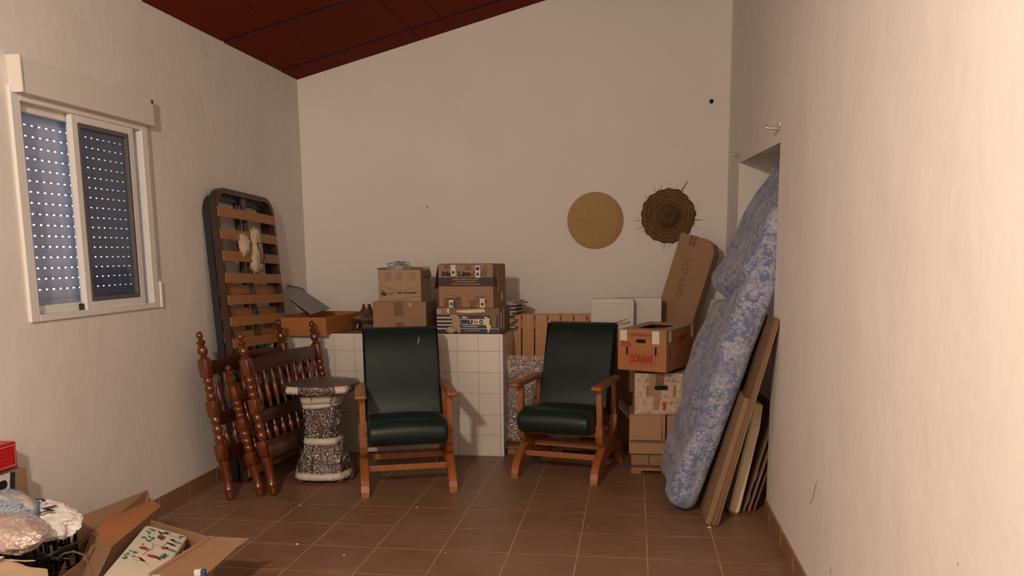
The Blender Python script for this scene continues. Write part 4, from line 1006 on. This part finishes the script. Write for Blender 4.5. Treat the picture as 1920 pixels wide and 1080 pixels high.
# ------------------------------------------------------------------ boards leaning between mattress and wall
G2 = 'flattened cartons leaning beside the mattress'
def leanboard(label, p0, up, depthdir, H, D, T, m_, name='flattened_carton', cat='cardboard', group=G2, prof=None, bev=.0015, tapes=()):
    """near bottom corner p0; plate rises along up, runs away along depthdir, T thick towards the wall"""
    mw = frame(p0, x=depthdir, z=up)       # local y = towards the room side or wall side
    t = thing(name, label, cat, mw=mw, group=group); b = NB()
    if prof: prism(b, prof, 'y', -T, 0, bev)
    else: bx(b, (D/2, -T/2, H/2), (D, T, H), bev, seg=1)
    obj('sheet', b, m_, t)
    for (x0, x1, z0, z1) in tapes:
        b = NB(); bx(b, ((x0+x1)/2, -T-.001, (z0+z1)/2), (x1-x0, .001, z1-z0)); obj('tape', b, M_ptape, t)
    return t
M_cb1 = mat('flattened brown carton', (.27, .165, .085), .75, var=.18, nscale=7)
M_cb2 = mat('flattened dark carton', (.20, .115, .055), .78, var=.2, nscale=7)
dv = Vector((-.02, 1, 0))
leanboard('shorter flattened carton closest to the blue mattress', (1.630, -1.11, .006), Vector((.270, .11, 1)), dv, .70, .85, .030, M_cb1)
leanboard('tall flattened carton leaning on the recess corner', (1.662, -1.13, .006), Vector((.262, .135, 1)), dv, 1.12, .85, .022, M_cb2)
leanboard('thin flattened carton just right of the tall one', (1.687, -1.14, .006), Vector((.254, .14, 1)), dv, 1.09, .80, .007, M_cb1)
cp = [(0, .02), (.02, 0), (.5, 0), (.5, .62), (.06, .62), (.0, .50)]
leanboard('cream padded board leaning upright behind the flattened cartons', (1.768, -.935, .006), Vector((.20, .04, 1)), dv, .62, .5, .055, M_cream, 'padded_board', 'board', None, cp, .008)
leanboard('dark flattened carton with pale tape leaning towards the recess', (1.850, -.88, .006), Vector((.27, .06, 1)), dv, .60, .7, .012, M_cb2, tapes=((0.0, .6, .18, .24), (.0, .5, .05, .10)))
leanboard('brown flattened carton behind the taped one near the skirting', (1.880, -.875, .006), Vector((.28, .07, 1)), dv, .55, .7, .010, M_cb1)
leanboard('short flattened carton closest to the wall corner', (1.910, -.86, .006), Vector((.29, .08, 1)), dv, .46, .7, .008, M_cb2)

# crumbs of plaster on the floor
random.seed(21)
for (x, y, s, lab) in ((1330, 990, .010, 'white plaster crumb beside the foot of the tall flattened carton'), (1324, 993, .012, None), (563, 948, .006, 'tiny white plaster crumb left of the left armchair'), (557, 1021, .009, 'white plaster crumb on a floor joint before the left armchair'), (635, 1040, .006, None), (645, 1041, .006, 'tiny plaster crumb lowest on the floor, in the foreground'), (781, 951, .006, 'tiny plaster crumb just right of the left armchair'), (835, 1037, .004, 'tiny plaster crumb in the middle of the floor'), (947, 972, .004, 'tiny plaster crumb between the two armchairs on the floor'), (1102, 990, .004, 'tiny plaster crumb on the floor before the right armchair'), (1395, 971, .004, 'tiny plaster crumb under the cream padded board')):
    if lab is None: continue
    p = at(x, y, Z=0); b = NB(); blob(b, (0, 0, s*.3), (s, s*.7, s*.35), .3, 2, 2, x, flat=-s*.25); tag(obj('plaster_crumb', b, M_white, loc=p), lab, 'debris', 'plaster crumbs on the floor')

# ------------------------------------------------------------------ foreground left: open carton with tin
oc = thing('open_carton', 'open brown carton on the floor holding a painted tin', 'cardboard box', (-.78, -2.45, 0), 0)
O = Vector((-.78, -2.45, 0))
FL, FRc = Vector((-1.10, -2.10, 0)), Vector((-.545, -2.235, 0)); NL, NR = Vector((-1.00, -2.86, 0)), Vector((-.575, -2.86, 0))
HZ = .235; th = .005
FL = Vector((-1.03, -2.0, 0)); NL = Vector((-.86, -2.86, 0))
b = NB(); zt = Vector((0, 0, HZ))
for p, q in ((FL, FRc), (FRc, NR), (NR, NL), (NL, FL)):
    n = Vector((0, 0, 1)).cross(q-p).normalized(); sheet(b, [p-O, q-O, q-O+zt, p-O+zt], th, n)
sheet(b, [FL-O, NL-O, NR-O, FRc-O], th, (0, 0, 1)); obj('body', b, M_card, oc)
def fp(name, pts, m_, t=.004, nrm=None): b = NB(); sheet(b, [p-O for p in pts], t, nrm); return obj(name, b, m_, oc)
fp('flap', [at(394, 1003, Z=HZ), at(398, 1006, Z=HZ)*1, at(467, 1009, Z=.225), at(446, 1024, Z=.215), at(366, 1095, Z=.195), at(262, 1085, Z=HZ)], M_card, .005, (0, 0, -1))
# left side: tall outer flap with the folded one over it
ztop = .30
fp('flap', [at(150, 969, Z=.33), at(277, 919, Z=.33), at(281, 930, Z=.30), FL+Vector((-.02, .05, .20)), NL+Vector((-.10, .12, .12)), at(128, 1042, Z=.22)], M_card2, .004, (-1, -.1, 0))
A_, B_, C_, D_ = at(170, 1002, Z=.285), at(264, 925, Z=.285), at(302, 950, Z=.255), at(208, 1028, Z=.255)
fp('flap', [A_, B_, C_, D_], M_cardo, .004, (.2, .1, 1))  # orange tone puts the light falling on this flap into its colour
fp('flap', [D_, C_, FL+Vector((.09, -.05, .10)), NL+Vector((.06, .1, .10))], M_card2, .004, (-1, 0, .2))  # duller board tone paints in the shade on the side below
fp('flap', [A_, D_, NL+Vector((.06, .1, .10)), NL+Vector((-.06, .16, .06))], M_card2, .004, (.2, 1, .1))
# tin
T1, T2, T3 = at(274, 984, Z=.262), at(352, 1005, Z=.225), at(196, 1076, Z=.262)
ux = (T2-T1); wT = ux.length; uy = (T3-T1).normalized(); nT = ux.cross(-uy).normalized(); uyp = nT.cross(ux.normalized())
mT = Matrix((ux.normalized(), nT.cross(ux.normalized()), nT)).transposed().to_4x4(); mT.translation = T1
tin = thing('painted_tin', 'cream lidded tin painted with small figures inside open carton', 'tin', mw=mT)
LT = .60; Wt = wT; shx = uy.dot(ux.normalized())/abs(uy.dot(uyp)) if abs(uy.dot(uyp)) > 1e-4 else 0
def tp(x, y, z): return (x + shx*y, -y, z)      # y runs towards the camera
b = NB(); n = 6; rr = .022; poly = []
for cx, cy, a0 in ((Wt-rr, rr, -90), (Wt-rr, LT-rr, 0), (rr, LT-rr, 90), (rr, rr, 180)):
    for k in range(n+1): a = R(a0+90*k/n); poly.append((cx+rr*math.cos(a), cy+rr*math.sin(a)))
def tinbody(poly, z0, z1, bev):
    b = NB(); prism(b, [(tp(x, y, 0)[0], tp(x, y, 0)[1]) for x, y in poly], 'z', z0, z1, bev); return b
obj('lid', tinbody(poly, -.016, 0, .004), M_tin, tin, smooth='auto')
cx0 = Wt/2; cy0 = LT/2
obj('body', tinbody([(cx0+(x-cx0)*.975, cy0+(y-cy0)*.99) for x, y in poly], -.045, -.017, .002), M_tin, tin, smooth='auto')
def mark(x, y, w, h, m_, rot=0, n=10, nm='painted_figure'):
    b = NB(); pts = []
    for k in range(n):
        a = 2*PI*k/n; px, py = w*1.5*math.cos(a)*random.uniform(.75, 1.1), h*1.5*math.sin(a)*random.uniform(.75, 1.1); pts.append((x*Wt+px*math.cos(rot)-py*math.sin(rot), y+px*math.sin(rot)+py*math.cos(rot)))
    b.faces.new([b.verts.new(tp(px, py, .0012)) for px, py in pts]); return b
def marks(nm, lst, m_):
    b = NB()
    for q in lst: add(b, mark(*q))
    obj(nm, b, m_, tin)
random.seed(9)
def leaves(cx, cy, n, sp, w=.007, h=.004): return [(cx+random.uniform(-sp, sp), cy+random.uniform(-sp, sp)*.35, w, h, None, random.uniform(0, 3)) for _ in range(n)]
marks('painted_leaves', leaves(.25, .16, 14, .14)+leaves(.20, .06, 7, .08)+leaves(.42, .07, 6, .06)+leaves(.50, .105, 4, .05)+leaves(.18, .33, 12, .12)+leaves(.80, .26, 9, .06, .004, .011)+leaves(.88, .035, 4, .04), M_green)
marks('painted_red_figures', [(.50, .085, .014, .013, None), (.33, .235, .015, .012, None), (.60, .285, .020, .010, None), (.70, .185, .008, .010, None)], M_inkr)
marks('painted_dark_figures', [(.76, .085, .010, .007, None), (.80, .13, .018, .006, None, .3), (.70, .125, .006, .004, None), (.72, .29, .014, .005, None, .5), (.45, .34, .016, .005, None, .6), (.76, .175, .006, .006, None)]+[(.45+random.uniform(-.1, .15), .03+random.uniform(-.01, .015), .004, .003, None) for _ in range(18)], M_ink)
marks('painted_green_figures', [(.88, .095, .016, .008, None), (.86, .185, .022, .008, None, .1), (.52, .105, .010, .006, None)], M_teal)
def stroke(pts, w=.0014):
    b = NB()
    for (x0, y0), (x1, y1) in zip(pts[:-1], pts[1:]):
        d = Vector((x1-x0, y1-y0)); d.normalize(); n = Vector((-d.y, d.x))*w
        b.faces.new([b.verts.new(tp(x, y, .0014)) for x, y in ((x0-n.x, y0-n.y), (x1-n.x, y1-n.y), (x1+n.x, y1+n.y), (x0+n.x, y0+n.y))])
    return b
M_twig = mat('brown painted twig', (.22, .13, .07), .5)
b = NB()
for L_ in ([(.05, .16), (.08, .165), (.10, .18), (.13, .17), (.14, .13)], [(.09, .18), (.095, .21)], [(.03, .33), (.06, .335), (.085, .32)], [(.10, .21), (.085, .26), (.08, .30)], [(.12, .04), (.15, .05), (.17, .045)], [(.06, .36), (.10, .35), (.13, .37)]): add(b, stroke([(x*Wt/.20, y) for x, y in L_]))
obj('painted_branches', b, M_twig, tin)
# papers and a keypad below the tin
b = NB(); bx(b, (0, 0, .075), (.20, .50, .11), .006, (0, 0, -.05)); bx(b, (.05, -.01, .137), (.11, .46, .008), .001, (0, 0, -.09)); tag(obj('paper_stack', b, M_foam, loc=(-.72, -2.55, .006)), 'stack of white paper under the painted tin', 'paper')
kp = thing('black_keypad', 'black keypad with pale keys lying in the open carton', 'keypad', (-.592, -2.375, .182), R(-60))
b = NB(); bx(b, (0, 0, 0), (.20, .085, .018), .004); obj('case', b, M_black, kp)
for i in range(9):
    for j in range(3):
        b = NB(); bx(b, (-.085+.021*i, -.025+.024*j, .0115), (.013, .015, .006), .002); obj('key', b, M_gplas, kp)
b = NB(); bx(b, (0, 0, .083), (.06, .20, .163), .002); tag(obj('filler_block', b, M_card2, loc=(-.60, -2.36, .006), rot=(0, 0, R(-10))), 'brown packed piece under the black keypad', 'packing')
b = NB(); bx(b, (0, 0, .012), (.03, .02, .024), .004, (0, 0, .3)); bx(b, (.022, 0, .012), (.02, .022, .026), .004, (0, 0, .3), mi=1); tag(obj('glue_stick', b, [M_foam, M_blue], loc=at(372, 1079, Z=.214)), 'white and blue cap lying on carton flap at the bottom edge', 'cap')
for i_ in range(1):
    b = NB(); tube(b, [at(462, 1003, Z=.232), at(468, 1005, Z=.226), at(470, 1010, Z=.218), at(452, 1024, Z=.208), at(430, 1042, Z=.204), at(405, 1065, Z=.196)], [.004, .006, .003, .002, .004, .002], 6); obj('torn_edge', bm := b, M_ptape, oc)

# ------------------------------------------------------------------ foreground left: crate with bags
cr_ = thing('black_crate', 'black plastic basket crate on the floor full of bags', 'crate', (-1.155, -2.63, 0), R(-10))
w, d, h = .23, .38, .33
b = NB()
for z in (.02, .10, .18, .26, h):
    for (c, s) in (((0, -d/2, z), (w, .012, .016)), ((0, d/2, z), (w, .012, .016)), ((-w/2, 0, z), (.012, d, .016)), ((w/2, 0, z), (.012, d, .016))): bx(b, c, s, .003, seg=1)
for k in range(7):
    x = -w/2+w*k/6; bx(b, (x, -d/2, h/2), (.010, .010, h)); bx(b, (x, d/2, h/2), (.010, .010, h))
for k in range(9):
    y = -d/2+d*k/8; bx(b, (-w/2, y, h/2), (.010, .010, h)); bx(b, (w/2, y, h/2), (.010, .010, h))
bx(b, (0, 0, .006), (w, d, .012)); obj('basket', b, M_black, cr_)
b = NB(); blob(b, (0, 0, .13), (.085, .15, .135), .15, 2, 4, 3, flat=-.12); o = tag(obj('dark_bundle', b, mat('dark cloth', (.018, .016, .017), .8), loc=(-1.155, -2.63, .014), rot=(0, 0, R(-10))), 'dark cloth bundle filling the black crate below the bags', 'cloth')
def cloth_blob(name, label, cat, c, s, rot, m_, amp, freq, seed, crease=0):
    b = NB(); b2 = NB(); bmesh.ops.create_icosphere(b2, subdivisions=6, radius=1)
    for v_ in b2.verts:
        p = v_.co.copy(); k = 1-abs(noise.noise(p*freq+Vector((seed, 0, 0))))*amp*1.3+noise.noise(p*freq*.6+Vector((0, seed, 0)))*amp-abs(noise.noise(p*freq*2+Vector((0, seed, 2))))*amp*.18
        k -= crease*(1-min(1, abs(noise.noise(p*2.2+Vector((seed, 7, 0))))*5))+crease*.6*(1-min(1, abs(noise.noise(p*4.4+Vector((3, seed, 0))))*5))
        q = p*k; v_.co = Vector((q.x*s[0], q.y*s[1], q.z*s[2]))
    for f_ in b2.faces: f_.smooth = True
    add(b, b2); t = thing(name, label, cat, c, 0); t.rotation_euler = rot; obj('skin', b, m_, t); return t
from mathutils.bvhtree import BVHTree
def stick(t, x, y):
    o = t.children[0]; mw = t.matrix_basis @ o.matrix_basis
    bv = BVHTree.FromPolygons([mw @ v.co for v in o.data.vertices], [tuple(p.vertices) for p in o.data.polygons])
    d = (at(x, y, Z=0)-CAM).normalized(); h = bv.ray_cast(CAM, d)
    if h[0] is None: return at(x, y, Z=.46), Vector((0, 0, 1))
    n = h[1] if h[1].dot(d) < 0 else -h[1]; return h[0], n
wbag = cloth_blob('white_plastic_bag', 'crumpled white carrier bag with black letters on the crate', 'bag', at(88, 972, Z=.415), (.165, .115, .058), (R(8), R(10), R(-28)), M_bag, .34, 1.35, 4, .055)
for s, x, y, sz, ro in (('O', 73, 940, .032, 20), ('A', 66, 957, .034, 25), ('L', 80, 950, .034, 25), ('T', 86, 960, .034, 25), ('L', 97, 953, .034, 25)):
    p, nn = stick(wbag, x, y); ax = Vector((math.cos(R(ro-50)), math.sin(R(ro-50)), 0)); ax = (ax-nn*ax.dot(nn)).normalized(); mm = Matrix((ax, nn.cross(ax), nn)).transposed().to_4x4(); mm.translation = p+nn*.003
    text(wbag, s, .04, wbag.matrix_basis.inverted() @ mm, M_ink, width=sz*1.25, height=sz*1.5, bold=.002)
net = cloth_blob('blue_net_bag', 'pale blue string net bag slumped over the carrier bag', 'net bag', at(22, 950, Z=.475), (.13, .085, .055), (0, R(12), R(-25)), M_net, .2, 1.6, 8)
b = NB(); blob(b, (0, 0, 0), (.119, .078, .049), .12, 1.6, 4, 8); obj('contents', b, mat('pale contents', (.50, .46, .42), .7, var=.2, nscale=12), net)
b = NB(); q0 = net.matrix_basis.inverted(); tube(b, [q0 @ at(x, y, Z=.47) for x, y in ((-15, 918), (20, 922), (50, 932), (72, 943), (66, 960), (52, 970))], [.004, .006, .006, .008, .010, .008], 8); obj('gathered_rim', b, mat('blue cord', (.16, .27, .40), .7, bump=.6, bscale=120), net)
clear = cloth_blob('clear_plastic_bag', 'clear plastic bag of pinkish things in front of the net bag', 'bag', at(25, 1000, Z=.425), (.15, .11, .062), (R(6), R(5), R(-20)), M_clear, .16, 1.3, 13, .05)
b = NB(); blob(b, (-.02, 0, 0), (.11, .08, .045), .1, 1.5, 4, 3); obj('contents', b, mat('pinkish contents', (.62, .42, .35), .6, var=.15, nscale=9), clear)
b = NB(); p, nn = stick(clear, 4, 1018); e1 = nn.orthogonal().normalized(); e2 = nn.cross(e1); tube(b, [p+nn*.004+e1*.022*math.cos(R(q))+e2*.026*math.sin(R(q)) for q in range(0, 361, 30)], .004, 8); tag(obj('red_ring', b, mat('red rubber', (.6, .04, .03), .4)), 'small red ring at the left edge on the clear bag', 'ring')
b = NB(); tube(b, [stick(wbag, x_, y_)[0]+stick(wbag, x_, y_)[1]*.005 for x_, y_ in ((50, 976), (56, 981), (63, 983))], [.008, .006, .007], 8); tag(obj('black_toggle', b, mat('brown toggle', (.05, .03, .03), .4)), 'small dark toggle lying between clear bag and carrier bag', 'toggle')
# cables
b = NB(); tube(b, [at(x, y, Z=z) for x, y, z in ((70, 1050, .33), (95, 1040, .35), (115, 1028, .36), (135, 1022, .35), (150, 1014, .34), (162, 1008, .33))], .0045, 8); tag(obj('black_cable', b, M_black), 'thick black cable curling out of the crate', 'cable', 'cables by crate')
b = NB(); tube(b, [at(x, y, Z=z) for x, y, z in ((105, 1050, .34), (120, 1038, .37), (138, 1034, .385), (156, 1040, .38), (166, 1056, .36), (172, 1085, .33))], .0035, 8); tag(obj('bag_handle_cord', b, mat('olive cord', (.10, .075, .05), .6)), 'looped olive cord handle standing up beside the kraft bag', 'cord', 'cables by crate')
b = NB(); tube(b, [at(x, y, Z=z) for x, y, z in ((20, 1010, .335), (60, 1030, .345), (100, 1046, .345), (140, 1048, .34))], .004, 8); tag(obj('black_cable', b, M_black), 'straight black cable lying low across the crate rim', 'cable', 'cables by crate')
# kraft bag
kb = thing('kraft_paper_bag', 'creased kraft paper bag at the bottom left corner of view', 'paper bag', (-.93, -2.99, 0), R(-14))
b = NB(); b2 = NB(); bx(b2, (0, 0, .185), (.34, .14, .37)); bmesh.ops.subdivide_edges(b2, edges=b2.edges[:], cuts=12, use_grid_fill=True)
for v_ in b2.verts: p = v_.co*9; v_.co += Vector((noise.noise(p), noise.noise(p+Vector((4, 4, 4))), noise.noise(p+Vector((9, 2, 4)))*.8))*.016; v_.co.z = max(.004, v_.co.z)
add(b, b2); obj('bag', b, M_kraft, kb)
b = NB(); sheet(b, [(-.085, -.02, .385), (-.02, -.02, .39), (-.02, .055, .392), (-.075, .05, .39)], .002, (0, 0, 1)); obj('white_sheet', b, M_foam, kb)
b = NB(); sheet(b, [(.02, .075, .375), (.10, .08, .385), (.09, .05, .392), (.02, .045, .390)], .004, (0, 0, 1)); obj('folded_rim', b, M_kraft, kb)
b = NB(); bx(b, (0, 0, .198), (.20, .22, .396), .003); o = tag(obj('cardboard_box', b, M_cardl, loc=(-1.26, -2.995, 0), rot=(0, 0, R(-25))), 'pale carton corner in the bottom left beside the kraft bag', 'cardboard box')
# carton against the wall with a red box on it
wc = carton('cardboard_box', 'brown carton by the left wall with red box on top', .40, .10, .555, (0, 0, 0), 0, M_card)
wc.rotation_euler = (0, 0, R(90)); wc.location = (-1.300, -2.542, 0)
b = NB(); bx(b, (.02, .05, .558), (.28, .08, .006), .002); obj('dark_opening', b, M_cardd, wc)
patch(wc, 'printed_panel', -.20, .115, .42, .555, 0, M_foam); patch(wc, 'printed_panel', .095, .122, .40, .555, 0, M_navy, rot=.15, dz=.0012); slot(wc, .06, .515, .05, .036, M_hole, off=.0026)
patch(wc, 'printed_panel', -.2, .0, .40, .46, 0, M_inkr, dz=.0013)
rb = thing('red_box', 'red box with white line border on the wall carton', 'box', (-1.25, -2.56, .588), R(88))
rb.rotation_euler = (0, R(1), R(90)); rb.location = (-1.305, -2.572, .566)
b = NB(); bx(b, (0, .05, .056), (.40, .085, .11), .004); obj('body', b, M_red, rb)
wave(rb, [(-.18, .098), (.185, .098), (.185, .014), (-.18, .014)], M_pinkl, .004, .0016)
for z in (.08, .064, .048, .032): wave(rb, [(-.17, z), (.165, z)], mat('thin line', (.55, .12, .12), .5) if z == .08 else bpy.data.materials['thin line'], .004, .0005)

# ------------------------------------------------------------------ lights
def light(kind, name, loc, energy, col, **k):
    l = bpy.data.lights.new(name, kind); l.energy = energy; l.color = col
    for a, v_ in k.items(): setattr(l, a, v_)
    o = bpy.data.objects.new(name, l); C.objects.link(o); o.location = loc; return o
light('POINT', 'room_lamp', (.15, -5.3, 2.5), 205, (1, .86, .71), shadow_soft_size=.09)
w = bpy.data.worlds.new('sky'); bpy.context.scene.world = w; w.use_nodes = True
bg = w.node_tree.nodes['Background']; bg.inputs[0].default_value = (.55, .72, 1, 1); bg.inputs[1].default_value = 7.0
s = bpy.context.scene; s.view_settings.view_transform = 'Standard'; s.view_settings.look = 'None'; s.view_settings.gamma = 1; s.view_settings.use_curve_mapping = False
s.view_settings.exposure = 0.58
